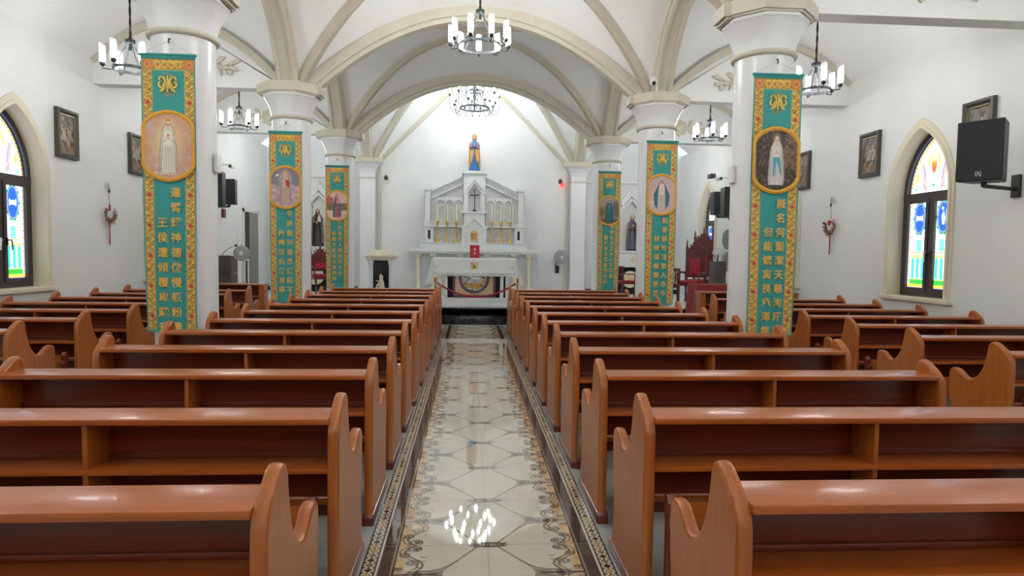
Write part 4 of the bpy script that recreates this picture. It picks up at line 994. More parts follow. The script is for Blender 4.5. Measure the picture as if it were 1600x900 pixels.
# ---- high altar with reredos (one built piece); origin on the platform against the wall
YR = YN
ra = thing('high_altar', 'white marble high altar with gabled reredos against the end wall', 'altar', (.01, YR, DZ))
def R(name, mb_, m=WHITEST, par=None, sm=None): return mb_.obj(name, m, par or ra, sm)
zz = lambda z: z-DZ
Rf = -1.00    # front plane, relative to the wall
R('altar_plinth', MB().bbox(-1.62, 1.62, Rf+.02, 0, 0, .12, .01))
R('mensa_slab', MB().bbox(-1.80, 1.80, Rf-.08, -.0, zz(1.50), zz(1.585), .015).bbox(-1.70, 1.70, Rf-.03, 0, zz(1.455), zz(1.50), .01))
R('altar_panel', MB().box(-1.44, 1.44, Rf+.14, -.02, .12, zz(1.455)), GREYST)
for x in (-1.51, -1.10, -.38, .36, 1.10, 1.51):
    b = MB(); b.lathe([(.085, 0), (.085, .07), (.062, .10), (.056, .12), (.054, zz(1.455)-.18), (.062, zz(1.455)-.16), (.058, zz(1.455)-.12), (.085, zz(1.455)-.05)], 16, (x, Rf+.08, .12-.0)); b.v = [(a, b2, min(c_, zz(1.455))) for a, b2, c_ in b.v]
    b.bbox(x-.09, x+.09, Rf-.005, Rf+.165, zz(1.38), zz(1.455), .006); R('altar_column', b, CREAMST, None, 40)
for s in (-1, 1): R('candle_step', MB().bbox(*sorted((s*.34, s*1.47)), Rf+.12, 0, zz(1.585), zz(1.745), .008).bbox(*sorted((s*.33, s*1.50)), Rf+.10, 0, zz(1.745), zz(1.77), .006))
Ry = Rf+.42      # plane of the reredos face
R('lower_tier', MB().box(-1.12, 1.12, Ry+.06, 0, zz(1.77), zz(2.19)), GREYST)
for s in (-1, 1):
    p = R('side_pedestal', MB().bbox(*sorted((s*1.12, s*1.36)), Ry-.05, 0, zz(1.77), zz(2.19), .008))
    MB().box(s*1.235-.035, s*1.235+.035, Ry-.055, Ry-.045, zz(1.86), zz(2.10)).obj('dark_inlay', BLACKST, p)
    R('tier_shelf', MB().bbox(*sorted((s*.34, s*1.42)), Ry-.09, 0, zz(2.19), zz(2.235), .006))
    c_ = R('corner_pier', MB().bbox(*sorted((s*1.19, s*1.38)), Ry-.02, 0, zz(2.235), zz(2.33), .008).bbox(*sorted((s*1.21, s*1.355)), Ry, 0, zz(2.33), zz(3.20), .006).bbox(*sorted((s*1.18, s*1.385)), Ry-.03, 0, zz(3.20), zz(3.29), .006))
    # gabled side field with three blind arches
    x0, x1 = s*.31, s*1.20
    R('side_field', MB().prism([(x0, zz(2.235)), (x1, zz(2.235)), (x1, zz(3.05)), (x0, zz(3.45))], Ry+.05, 0, 'y'), GREYST)
    # arch screen: plate with three openings, built as strips
    cs = [s*.44, s*.69, s*.94]; zb, zs_, zt_ = 2.235, 2.84, 2.95; b = MB()
    for cx_ in cs:
        N = 12; A = [(cx_+.10*math.cos(PI*i/N), zz(zs_)+.11*math.sin(PI*i/N)) for i in range(N+1)]
        U = [(min(cx_+.125, max(cx_-.125, cx_+(.125)*(1-2*i/N))), zz(3.02)) for i in range(N+1)]; V = [(x, Ry+.02, z) for x, z in A]+[(x, Ry+.02, z) for x, z in U]+[(x, Ry+.05, z) for x, z in A]
        b.add(V, [(i, i+1, N+2+i, N+1+i) for i in range(N)]+[(i, i+1, 2*N+3+i, 2*N+2+i) for i in range(N)])
    R('blind_arches', b, WHITEST)
    for q in (.315, .565, .815, 1.065): MB().bbox(s*q-.024, s*q+.024, Ry-.005, Ry+.045, zz(2.235), zz(2.85), .008).bbox(s*q-.032, s*q+.032, Ry-.012, Ry+.045, zz(2.80), zz(2.85), .004).obj('arch_pilaster', CREAMST, ra)
    for cx_ in cs:
        N = 12; MB().tube([(cx_+.10*math.cos(PI*i/N), Ry+.012, zz(zs_)+.11*math.sin(PI*i/N)) for i in range(N+1)], .014, 6).obj('arch_moulding', WHITEST, ra, 50)
        for q in range(9):       # carved vine in the arched panel
            pass
        v = MB(); v.tube([(cx_+.025*math.sin(t*11), Ry+.046, zz(2.30)+t*.42) for t in np.linspace(0, 1.25, 26)], .007, 5)
        for t in np.linspace(.08, 1.2, 10): v.ball((cx_+.045*math.sin(t*16), Ry+.046, zz(2.30)+t*.42), .013, 6)
        v.obj('carved_vine', CREAMST, ra)
    # lower arched panels
    for cx_ in cs:
        N = 8; MB().tube([(cx_-.09, Ry+.055, zz(1.78))]+[(cx_-.09*math.cos(PI*i/N), Ry+.055, zz(2.06)+.08*math.sin(PI*i/N)) for i in range(N+1)]+[(cx_+.09, Ry+.055, zz(1.78))], .010, 6).obj('lower_arch_moulding', WHITEST, ra, 50)
    # sloping pierced frieze
    def sl(x): return 3.14+(abs(x)-1.19)*-.47
    L = []
    R('frieze_rail', MB().prism([(s*.30, zz(sl(.30)+.06)), (s*1.19, zz(sl(1.19)+.06)), (s*1.19, zz(sl(1.19)+.02)), (s*.30, zz(sl(.30)+.02))], Ry-.03, Ry+.05, 'y').prism([(s*.30, zz(sl(.30)-.14)), (s*1.19, zz(sl(1.19)-.14)), (s*1.19, zz(sl(1.19)-.18)), (s*.30, zz(sl(.30)-.18))], Ry-.03, Ry+.05, 'y'))
    b = MB()
    for i in range(11):
        xa = .33+.078*i; xb = xa+.078
        for (p, q) in (((xa, -.14), (xb, .02)), ((xa, .02), (xb, -.14))):
            b.tube([(s*p[0], Ry+.0, zz(sl(p[0])+p[1])), (s*(p[0]+q[0])/2, Ry-.012, zz(sl((p[0]+q[0])/2)+(p[1]+q[1])/2)), (s*q[0], Ry, zz(sl(q[0])+q[1]))], .013, 6)
    R('frieze_lattice', b, WHITEST, None, 40)
    MB().prism([(s*.30, zz(sl(.30)-.14)), (s*1.19, zz(sl(1.19)-.14)), (s*1.19, zz(sl(1.19)+.02)), (s*.30, zz(sl(.30)+.02))], Ry+.03, Ry+.06, 'y').obj('frieze_ground', GREYST, ra)
# central tower
Rc = Ry-.10
R('tower_back', MB().box(-.30, .30, Rc+.16, 0, zz(2.55), zz(3.66)), GREYST)
R('tower_cap', MB().bbox(-.34, .34, Rc-.04, 0, zz(3.66), zz(3.745), .012).bbox(-.30, .30, Rc+.0, 0, zz(3.62), zz(3.67), .006))
b = MB()   # front plate with pointed niche
for s in (-1, 1): b.prism([(s*.17, zz(2.62)), (s*.30, zz(2.62)), (s*.30, zz(3.64)), (0, zz(3.64)), (0, zz(3.40)), (s*.17, zz(3.16))], Rc+.02, Rc+.16, 'y')
R('niche_surround', b)
b = MB()
for s in (-1, 1):
    b.prism([(s*.30, zz(3.20)), (s*.30, zz(3.12)), (0, zz(3.50)), (0, zz(3.60))], Rc-.03, Rc+.02, 'y'); b.bbox(*sorted((s*.20, s*.29)), Rc-.03, Rc+.03, zz(2.62), zz(3.13), .006); b.bbox(*sorted((s*.185, s*.305)), Rc-.05, Rc+.03, zz(3.10), zz(3.17), .006)
R('niche_gable', b)
R('niche_ledge', MB().bbox(-.36, .36, Rc-.12, 0, zz(2.575), zz(2.62), .006))
# tabernacle block
b = MB(); b.box(-.28, .28, Rc-.06, 0, zz(1.585), zz(2.575)); b.bbox(-.34, -.24, Rc-.10, 0, zz(1.585), zz(2.16), .006); b.bbox(.24, .34, Rc-.10, 0, zz(1.585), zz(2.16), .006); b.bbox(-.37, -.22, Rc-.12, 0, zz(2.16), zz(2.235), .006); b.bbox(.22, .37, Rc-.12, 0, zz(2.16), zz(2.235), .006)
R('tabernacle_block', b)
b = MB()
for s in (-1, 1): b.prism([(s*.31, zz(2.24)), (s*.31, zz(2.13)), (0, zz(2.43)), (0, zz(2.55))], Rc-.11, Rc-.055, 'y')
R('tabernacle_gable', b)
td = R('tabernacle_door', MB().bbox(-.115, .115, Rc-.072, Rc-.055, zz(1.80), zz(2.12), .006), CREAMST)
b = MB(); N = 12
for s in (-1, 1):
    b.tube([(s*.02, Rc-.08, zz(1.84)), (s*.03, Rc-.085, zz(1.93)), (s*.06, Rc-.085, zz(1.99)), (s*.04, Rc-.085, zz(2.03))], .013, 8); b.tube([(s*.07, Rc-.08, zz(1.84)), (s*.065, Rc-.085, zz(1.92)), (s*.02, Rc-.085, zz(1.97))], .015, 8); b.ball((s*.055, Rc-.08, zz(1.95)), .026, 10)
b.tube([(.085*math.cos(a), Rc-.078, zz(1.99)+.085*math.sin(a)) for a in np.linspace(-.3, PI+.3, 16)], .010, 6); b.ball((0, Rc-.08, zz(2.0)), .030, 12); b.box(-.095, .095, Rc-.085, Rc-.072, zz(1.825), zz(1.845)); b.obj('gold_emblem', GOLD, td, 50)
# crucifix
cf = thing('crucifix', 'dark metal crucifix standing in the niche of the high altar', 'crucifix', (.015, YR+Rc+.02, 2.621))
MB().lathe([(.085, 0), (.085, .015), (.05, .035), (.02, .07), (.012, .10)], 16).obj('foot', BRONZE, cf, 40)
b = MB().box(-.013, .013, -.008, .008, .09, .60).box(-.10, .10, -.008, .008, .45, .475)
for c_ in ((0, .605), (-.105, .4625), (.105, .4625)): b.ball((c_[0], 0, c_[1]), .022, 10, 1, .5, 1)
b.obj('cross', BRONZE, cf, 40)
b = MB(); b.tube([(0, -.014, .25), (.004, -.024, .32), (0, -.02, .38), (0, -.02, .43)], .016, 8, taper=[.5, .7, 1.1, .7]); b.ball((0, -.024, .462), .017, 10)
for s in (-1, 1): b.tube([(s*.012, -.02, .425), (s*.05, -.016, .45), (s*.09, -.012, .465)], .007, 6)
b.obj('corpus', BRONZE, cf, 50)
# candlesticks
def candlestick(label, x, y, z, k=1.0, group=None, col=GOLD):
    t = thing('candlestick', label, 'candlestick', (x, y, z), 0, group)
    P = [(.055, 0), (.055, .012), (.045, .03), (.040, .06), (.026, .09), (.018, .11), (.030, .13), (.018, .15), (.014, .20), (.024, .23), (.013, .26), (.012, .38), (.020, .41), (.012, .44), (.018, .50), (.052, .53), (.056, .545), (.030, .55), (.020, .575)]
    MB().lathe([(r*k, z_*k) for r, z_ in P], 20).obj('stick', col, t, 50); MB().lathe([(.014*k, .57*k), (.014*k, 1.02*k), (.004, 1.03*k)], 14).obj('candle', CLOTHW, t, 50); return t
for i, x in enumerate((-.985, -.72, -.475, .495, .74, .99)):
    side = 'left' if x < 0 else 'right'; q = ['outermost', 'middle', 'innermost'][i] if x < 0 else ['innermost', 'middle', 'outermost'][i-3]
    candlestick('gold candlestick on the high altar, %s of the three on the %s' % (q, side), x, YR+Rf+.22, 1.7705, 1.02, 'candlesticks on the high altar')
figure('statue', 'crowned statue in blue dress and gold mantle on top of the high altar', (.0, YR+Ry+.10, 3.746), 1.07, BLUE, MANTLE, halo=True, crown=True, apron=MANTLE)
# ---- altar table with linen
at = thing('altar_table', 'free-standing white altar table with lamb medallion behind the velvet rope', 'altar', (0, 14.4, DZ))
MB().bbox(-.74, .78, -.12, .75, 0, .09, .008).bbox(-.68, .72, -.08, .70, .09, .17, .008).obj('altar_base', WHITEST, at)
MB().bbox(-.18, .10, -.135, .0, .02, .155, .006).obj('base_block', WHITEST, at)
MB().bbox(-.84, .86, -.03, .62, .97, 1.04, .008).obj('table_slab', WHITEST, at)
MB().box(-.66, .70, .03, .60, .17, .97).obj('core', BLACKST, at)
for x, w_ in ((-.74, .06), (-.625, .075), (.61, .075), (.73, .075)): MB().bbox(x-w_/2, x+w_/2, -.02, .08, .17, .97, .008).obj('front_pillar', WHITEST, at)
MB().bbox(-.42, .42, .005, .04, .235, .97, .006).obj('front_panel', TANP, at); MB().bbox(-.45, .45, .0, .035, .17, .235, .006).obj('panel_kerb', PURP, at)
MB().bbox(-.47, -.42, .0, .04, .17, .97, .004).obj('panel_stile', PURP, at); MB().bbox(.42, .47, .0, .04, .17, .97, .004).obj('panel_stile', PURP, at)
md = MB().lathe([(.27, -.01), (.33, -.008), (.335, .006), (.30, .014), (.27, .006), (.27, -.01)], 48, cap=False); md.v = [(x, -z, y+.60) for x, y, z in md.v]; mdo = md.obj('medallion_ring', PURP, at, 60)
b = MB(); b.lathe([(.001, .0), (.285, .0), (.285, .003)], 40); b.v = [(x, -z, y+.60) for x, y, z in b.v]; b.obj('medallion_disc', GREYST, mdo)
b = MB()
for i in range(70):
    a = rng.uniform(0, 2*PI); r_ = rng.uniform(.19, .262); b.ball((r_*math.cos(a), -.01, .60+r_*math.sin(a)), rng.uniform(.012, .022), 6, 1.3, .6, .8)
for i in range(60):
    x_ = rng.uniform(-.18, .18); b.ball((x_, -.01, .60-.11-rng.uniform(0, .09)), .016, 6, 1.4, .6, .8)
b.obj('gold_grapes', GOLD, mdo, 60)
b = MB(); b.ball((.02, -.02, .60), .075, 14, 1.6, .5, .8); b.ball((-.11, -.025, .665), .036, 12, 1.1, .6, .9); b.tube([(-.05, -.02, .63), (-.10, -.025, .655)], .032, 8)
for x_ in (-.06, -.02, .06, .10): b.tube([(x_, -.02, .57), (x_-.015, -.02, .51)], .011, 6)
b.obj('lamb_relief', WHITEST, mdo, 60); MB().tube([(-.22, -.03, .47), (.06, -.035, .80)], .007, 6).obj('lamb_staff', BRONZE, mdo)
# linen: top, front drop, flared side drops
cl = MB(); N = 60; V = []
def edge(s):   # s along the perimeter front-left .. front-right
    return s
rows = 14
Fq = []
def sheet(name, fn, nu, nv, m=CLOTHW, par=None, th=.004):
    V = [fn(i/nu, j/nv) for j in range(nv+1) for i in range(nu+1)]
    b = MB(); b.add(V, [(j*(nu+1)+i, j*(nu+1)+i+1, (j+1)*(nu+1)+i+1, (j+1)*(nu+1)+i) for j in range(nv) for i in range(nu)])
    o = b.obj(name, m, par, 60); md_ = o.modifiers.new('s', 'SOLIDIFY'); md_.thickness = th; md_.offset = 0; return o
lin = thing('altar_cloth', 'white embroidered linen cloth with lace hem draped over the altar table', 'altar cloth', (0, 14.36, 0))
sheet('cloth_top', lambda u, v: (-.90+1.80*u, .70*v-.005, 1.378+.0), 10, 4, par=lin)
sheet('front_drop', lambda u, v: (-.90+1.80*u, -.012-.02*v-.008*math.sin(u*26)*v, 1.376-.36*v), 70, 8, par=lin)
for s in (-1, 1): sheet('side_drop', lambda u, v: (s*(.905+.16*v+.012*math.sin(u*14)*v), -.01-.03*v+.72*u, 1.376-.62*v*(1 if True else 0)), 20, 8, par=lin)
for s in (-1, 1): sheet('corner_fold', lambda u, v: (s*(.897+(.17*v+.02)*u), -.028-.02*v+.06*u-.012*math.sin(u*9)*v, 1.374-.60*v), 10, 8, par=lin)
b = MB()
for i in range(40):
    x_ = -.89+i*1.78/39; b.add([(x_-.022, -.036, 1.018), (x_+.022, -.036, 1.018), (x_+.018, -.038, .99), (x_, -.039, .972), (x_-.018, -.038, .99)], [(0, 1, 2, 3, 4)]); b.tube([(x_+.016*math.cos(a), -.041, 1.035+.010*math.sin(a)) for a in np.linspace(0, 2*PI, 9)[:-1]], .003, 4, closed=True)
b.obj('lace_hem', CLOTHW, lin)
b = MB()
for s in MON: b.ribbon(smooth(s), .016)
for p in ([(0, .075), (0, .10)], [(-.014, .09), (.014, .09)]): b.ribbon([p[0], ((p[0][0]+p[1][0])/2, (p[0][1]+p[1][1])/2), p[1]], .012)
b.v = [(x*1.25, -.045, z*1.25+1.20) for x, y, z in b.v]; b.obj('gold_monogram', GOLDB, lin)
for s in (-1, 1):
    b = MB(); xc = s*.84
    for p in (((xc-.07, 1.215), (xc-.02, 1.18)), ((xc+.07, 1.225), (xc+.02, 1.18)), ((xc-.05, 1.17), (xc+.05, 1.165)), ((xc, 1.19), (xc, 1.14))): b.ribbon([p[0], ((p[0][0]+p[1][0])/2, (p[0][1]+p[1][1])/2+.004), p[1]], .010, -.045)
    b.obj('embroidered_cross', GREYP, lin)
bk = thing('missal', 'upright crimson book on the altar table with pale lettering', 'book', (.005, 14.62, 1.3805))
MB().bbox(-.108, .108, -.02, .02, 0, .285, .004).obj('cover', REDB, bk)
MB().box(-.1, .1, .021, .03, .01, .27).obj('page_block', CLOTHW, bk)
for ch, z_ in (('福', .185), ('音', .10)): link('lettering', join_meshes('lettering', [(text_mesh(ch, .055, CREAMC), Matrix.Translation((0, -.0215, z_)) @ Matrix.Rotation(PI/2, 4, 'X'))], CREAMC), bk)
# ---- rope barrier
for s, x, lb in ((-1, -.815, 'left'), (1, .905, 'right')):
    t = thing('rope_post', 'brass rope barrier post on the %s of the altar steps' % lb, 'barrier post', (x, 13.66, .178), 0, 'rope posts at the altar steps')
    MB().lathe([(.13, 0), (.13, .015), (.05, .03), (.018, .045)], 20).obj('foot', GOLD, t, 40); MB().lathe([(.016, .04), (.016, .70), (.03, .71), (.03, .73), (.016, .74)], 14).obj('pole', GOLD, t, 40)
    MB().ball((0, 0, .775), .036, 14).obj('finial', GOLD, t, 60)
RP = [(-.78+1.65*u, 13.66, .86-.285*(1-(2*u-1)**2)) for u in np.linspace(0, 1, 33)]
tag(MB().tube(RP, .019, 10).obj('velvet_rope', REDV, None, 60), 'crimson velvet rope sagging between brass posts before the altar', 'rope')
# ---- ambo on the left
am = thing('ambo', 'white stone reading desk with open book top and gold praying figure, left of the altar', 'lectern', (-2.18, 15.4, DZ))
MB().bbox(-.30, .30, -.02, .34, 0, .08, .008).obj('plinth', WHITEST, am); MB().box(-.18, .18, .04, .32, .08, .96).obj('dark_recess', BLACKST, am)
for s in (-1, 1):
    MB().lathe([(.062, .08), (.062, .12), (.048, .15), (.045, .84), (.055, .86), (.07, .93), (.075, .96)], 18, (s*.235, .04, 0)).obj('small_column', WHITEST, am, 40)
MB().bbox(-.33, .33, -.06, .36, .96, 1.03, .01).bbox(-.38, .38, -.10, .38, 1.03, 1.065, .008).obj('cornice', CREAMST, am)
b = MB()
for i in range(9): b.ball((-.27+.0675*i, -.065, .985), .024, 8, 1, .6, 1)
b.obj('carved_frieze', CREAMST, am, 60)
b = MB()
for s in (-1, 1): b.add([(0, .02, 1.066), (s*.25, -.02, 1.075), (s*.25, .16, 1.21), (0, .20, 1.20), (0, .06, 1.066), (s*.25, .03, 1.066), (s*.25, .21, 1.19), (0, .25, 1.17)], [(0, 1, 2, 3), (4, 5, 6, 7), (0, 1, 5, 4), (1, 2, 6, 5), (2, 3, 7, 6)])
b.obj('stone_book', CREAMST, am)
b = MB(); b.lathe([(.085, 0), (.09, .03), (.075, .15), (.05, .27), (.035, .33), (.02, .36)], 20, (.02, -.0, .20), 1, .45); b.ball((.0, -.0, .57), .032, 12, .9, .8, 1.2); b.prism([(-.03, .50), (.05, .52), (.06, .58), (.0, .65), (-.02, .60)], -.02, .01, 'y')
b.tube([(.05, -.02, .48), (-.04, -.05, .47), (-.10, -.045, .485)], .017, 8, taper=.6); b.tube([(-.02, -.02, .44), (-.07, -.04, .38), (-.10, -.04, .30)], .02, 8); b.ball((-.10, -.02, .27), .05, 10, 1, .6, 1.0); b.box(-.13, .10, -.04, .02, .08, .20); b.obj('praying_figure', CREAMST, am, 60)
# ---- side altars in the aisles
for sg, xa in ((-1, -4.46), (1, 4.68)):
    t = thing('side_altar', 'white %s side altar under a pointed stone canopy' % SIDE[sg], 'altar', (xa, YE-.03, DZ))
    MB().bbox(-.62, .62, -.44, 0, 1.22, 1.285, .01).obj('mensa_slab', WHITEST, t); MB().bbox(-.56, .56, -.40, 0, .88, 1.22, .006).obj('front_band', WHITEST, t)
    MB().bbox(-.60, .60, -.42, 0, .80, .88, .01).obj('moulding', WHITEST, t)
    for s in (-1, 1): MB().bbox(*sorted((s*.44, s*.56)), -.36, 0, 0, .80, .01).obj('leg_pier', WHITEST, t)
    MB().box(-.44, .44, -.30, -.02, 0, .80).obj('dark_recess', BLACKST, t)
    b = MB()
    for a in range(4):
        c_, s_ = math.cos(a*PI/2), math.sin(a*PI/2); b.prism([(.006*c_-.006*s_, 1.04+.006*s_+.006*c_), (.07*c_-.022*s_, 1.04+.07*s_+.022*c_), (.07*c_+.022*s_, 1.04+.07*s_-.022*c_), (.006*c_+.006*s_, 1.04+.006*s_-.006*c_)], -.41, -.398, 'y')
    b.obj('gilt_cross', GOLDP, t)
    d = MB().lathe([(.001, 0), (.24, 0), (.25, .012), (.22, .02)], 32); d.v = [(x-.05, -.305-z, y+.44) for x, y, z in d.v]; dd = d.obj('round_medallion', CREAMST, t, 50)
    b = MB()
    for i in range(7): a = PI*(.1+.8*i/6); b.tube([(-.05, -.32, .33), (-.05+.08*math.cos(a), -.33, .33+.12*math.sin(a)), (-.05+.13*math.cos(a), -.325, .36+.20*math.sin(a))], .014, 6, taper=.5)
    b.obj('gold_sheaf', GOLDP, dd, 50)
    b = MB()
    for s in (-1, 1):
        b.prism([(0, 3.16), (0, 2.90), (s*.26, 2.60), (s*.30, 2.66), (s*.30, 2.76)], -.10, 0, 'y'); b.prism([(0, 2.84), (0, 2.76), (s*.20, 2.55), (s*.36, 2.40), (s*.36, 2.52)], -.14, -.0, 'y')
    b.bbox(-.40, -.32, -.16, 0, 2.36, 2.56, .008).bbox(.32, .40, -.16, 0, 2.36, 2.56, .008); b.obj('pointed_canopy', WHITEST, t)
figure('statue', 'statue of a bearded man in dark robe holding a child and staff, left side altar', (-4.46, YE-.25, DZ+1.2865), 1.16, DARKROBE, DARKMAN, child=True, staff=True)
figure('statue', 'statue of a veiled lady in slate robe with star halo, right side altar', (4.68, YE-.25, DZ+1.2865), 1.12, SLATE, DARKMAN, veil=DARKMAN, halo=True)
# ---- carved chairs
def throne(label, x, y, rot, Ht=1.85, cat='chair', group=None):
    t = thing('throne_chair', label, cat, (x, y, DZ), rot, group); W2 = .28
    MB().bbox(-W2, W2, -.27, .27, .42, .47, .01).obj('seat_frame', MAHOG, t); MB().bbox(-W2+.02, W2-.02, -.26, .24, .47, .55, .03).obj('seat_cushion', REDV, t, 60)
    for sx in (-1, 1):
        for sy in (-1, 1): MB().lathe([(.022, 0), (.032, .03), (.022, .06), (.028, .20), (.020, .26), (.030, .38), (.030, .42)], 12, (sx*(W2-.03), sy*.235, 0)).obj('leg', MAHOG, t, 50)
        MB().bbox(*sorted((sx*(W2-.01), sx*(W2-.06))), .22, .27, .47, Ht*.82, .008).obj('back_post', MAHOG, t)
        MB().lathe([(.03, 0), (.035, .03), (.018, .06), (.022, .10), (.008, .20), (.002, .24)], 10, (sx*(W2-.035), .245, Ht*.82)).obj('finial', MAHOG, t, 50)
        MB().tube([(sx*(W2-.02), .24, .74), (sx*(W2-.0), .0, .75), (sx*(W2-.0), -.20, .73), (sx*(W2), -.24, .68)], .024, 8).tube([(sx*(W2-.01), -.20, .46), (sx*W2, -.22, .58), (sx*W2, -.2, .72)], .018, 8).obj('armrest', MAHOG, t, 50)
    MB().bbox(-W2+.05, W2-.05, .225, .265, .62, Ht*.80, .01).obj('back_frame', MAHOG, t); MB().bbox(-W2+.13, W2-.13, .205, .228, .68, Ht*.66, .02).obj('back_cushion', REDV, t, 50)
    z0 = Ht*.79; b = MB(); b.prism([(-W2+.05, z0), (W2-.05, z0), (W2-.12, z0+.07), (.06, z0+.15), (0, z0+.22), (-.06, z0+.15), (-W2+.12, z0+.07)], .225, .265, 'y')
    for q in range(7): a = PI*q/6; b.ball((.17*math.cos(a), .24, z0+.05+.13*math.sin(a)), .026, 8, 1, .7, 1)
    b.lathe([(.02, 0), (.03, .03), (.012, .07), (.02, .10), (.004, .20)], 10, (0, .245, z0+.18)); b.obj('carved_crest', MAHOG, t, 50)
    return t
throne('tall carved mahogany throne with crimson back, nearer the right wall', 5.86, 16.6, -.75, 1.97)
throne('carved mahogany throne with crimson cushion, left of the taller throne at right', 5.40, 15.85, -.75, 1.66)
throne('crimson throne half hidden beside the left side altar', -3.95, 17.4, .5, 1.30)
def chair(label, x, y, rot):
    t = thing('armchair', label, 'chair', (x, y, DZ), rot)
    MB().bbox(-.26, .26, -.24, .24, .40, .44, .008).obj('seat_frame', MAHOG, t); MB().bbox(-.25, .25, -.235, .22, .44, .49, .02).obj('seat_cushion', REDV, t, 60)
    for sx in (-1, 1):
        for sy in (-1, 1): MB().bbox(sx*.235-.02, sx*.235+.02, sy*.22-.02, sy*.22+.02, 0, .40 if sy > 0 else .64, .005).obj('leg', MAHOG, t)
        MB().bbox(sx*.24-.022, sx*.24+.022, -.25, .24, .64, .67, .008).obj('armrest', MAHOG, t); MB().bbox(sx*.235-.02, sx*.235+.02, .205, .245, .44, .86, .005).obj('back_post', MAHOG, t)
    MB().bbox(-.23, .23, .21, .24, .78, .86, .006).obj('back_rail', MAHOG, t)
    for q in (-.12, 0, .12): MB().bbox(q-.015, q+.015, .215, .235, .44, .78, .003).obj('back_splat', MAHOG, t)
    return t
chair('dark wooden armchair with red seat between the two right banners', 3.92, 16.9, .6)
chair('dark wooden armchair with red seat left of the thrones', 4.58, 15.35, -1.0)
# ---- right aisle: covered table, lectern, desk
t = thing('covered_table', 'low table wholly under a dark red cloth by the right pews', 'table', (5.0, 12.9, 0))
MB().bbox(-.58, .58, -.30, .30, .88, .90, .005).obj('table_top', MAHOG, t)
for sx in (-1, 1):
    for sy in (-1, 1): MB().box(sx*.5-.02, sx*.5+.02, sy*.25-.02, sy*.25+.02, 0, .88).obj('leg', MAHOG, t)
cl = thing('red_tablecloth', 'dark red cloth draped to the floor over the table at right', 'tablecloth', (5.0, 12.9, 0))
b = MB(); N = 96; V = []
for j in range(10):
    for i in range(N):
        a = 2*PI*i/N; c_, s_ = math.cos(a), math.sin(a); q = 1/max(abs(c_)/.60, abs(s_)/.32); fl_ = 1+.12*(j/9)*(1+.5*math.sin(9*a)); z = .925-.86*(j/9)
        V.append((q*c_*fl_, q*s_*fl_, z))
b.add(V, [(j*N+i, j*N+(i+1) % N, (j+1)*N+(i+1) % N, (j+1)*N+i) for j in range(9) for i in range(N)]+[tuple(range(N))]); b.obj('cloth', REDC, cl, 50)
def kdesk(label, x0, x1, y):
    t = thing('kneeling_desk', label, 'desk', (x0, y, 0)); L = x1-x0
    MB().bbox(0, L, -.20, .12, .84, .868, .007).obj('top_board', WOODX, t, 40)
    for q in (0, L-.10): MB().bbox(q, q+.10, -.17, .08, 0, .84, .01).obj('end_panel', WOODZ, t)
    MB().box(.08, L-.08, .04, .06, .2, .84).obj('front_panel', WOODD, t); MB().bbox(.09, L-.09, -.15, .04, .62, .64, .004).obj('book_shelf', WOODX, t); return t
kdesk('plain wooden kneeling desk with deep open front before the red-covered table', 3.93, 5.7, 11.30)
kdesk('plain wooden kneeling desk at the head of the left side pews', -5.6, -3.88, 12.42)
def podium(label, x, y, rot, h=1.05, mic=1, hw=.27):
    t = thing('podium', label, 'lectern', (x, y, DZ), rot)
    MB().bbox(-hw, hw, -.2, .2, 0, h*.62, .008).obj('lower_box', BROWNL, t); MB().bbox(-hw, hw, -.2, .2, h*.63, h, .008).obj('upper_box', BROWNL, t)
    m_ = MB().tube(smooth([(.0, 0, h), (mic*.10, 0, h+.12), (mic*.30, -.02, h+.22)]), .006, 6).obj('gooseneck', BLACKP, t); MB().ball((mic*.31, -.02, h+.225), .026, 10, 1.2, 1, 1).obj('microphone', BLACKP, m_, 60); return t
podium('dark brown podium with microphone behind the first left banner column', -5.50, 14.6, 0, 1.03)
po = podium('dark brown podium with tilted reading plate by the right wall window', 5.45, 14.3, 0, 1.05, -1, .12)
MB().tube([(.0, 0, 1.05), (.0, 0, 1.22), (-.02, -.02, 1.24)], .014, 8).obj('plate_arm', BLACKP, po, 50)
b = MB().lathe([(.001, 0), (.18, 0), (.185, .01), (.17, .02)], 28, (0, 0, 0), .8, .6); M_ = Matrix.Translation((.02, 0, 1.27)) @ Matrix.Rotation(-.5, 4, 'Y') @ Matrix.Rotation(.6, 4, 'X'); b.v = [tuple(M_ @ Vector(v)) for v in b.v]; b.obj('reading_plate', GREYP, po, 50)
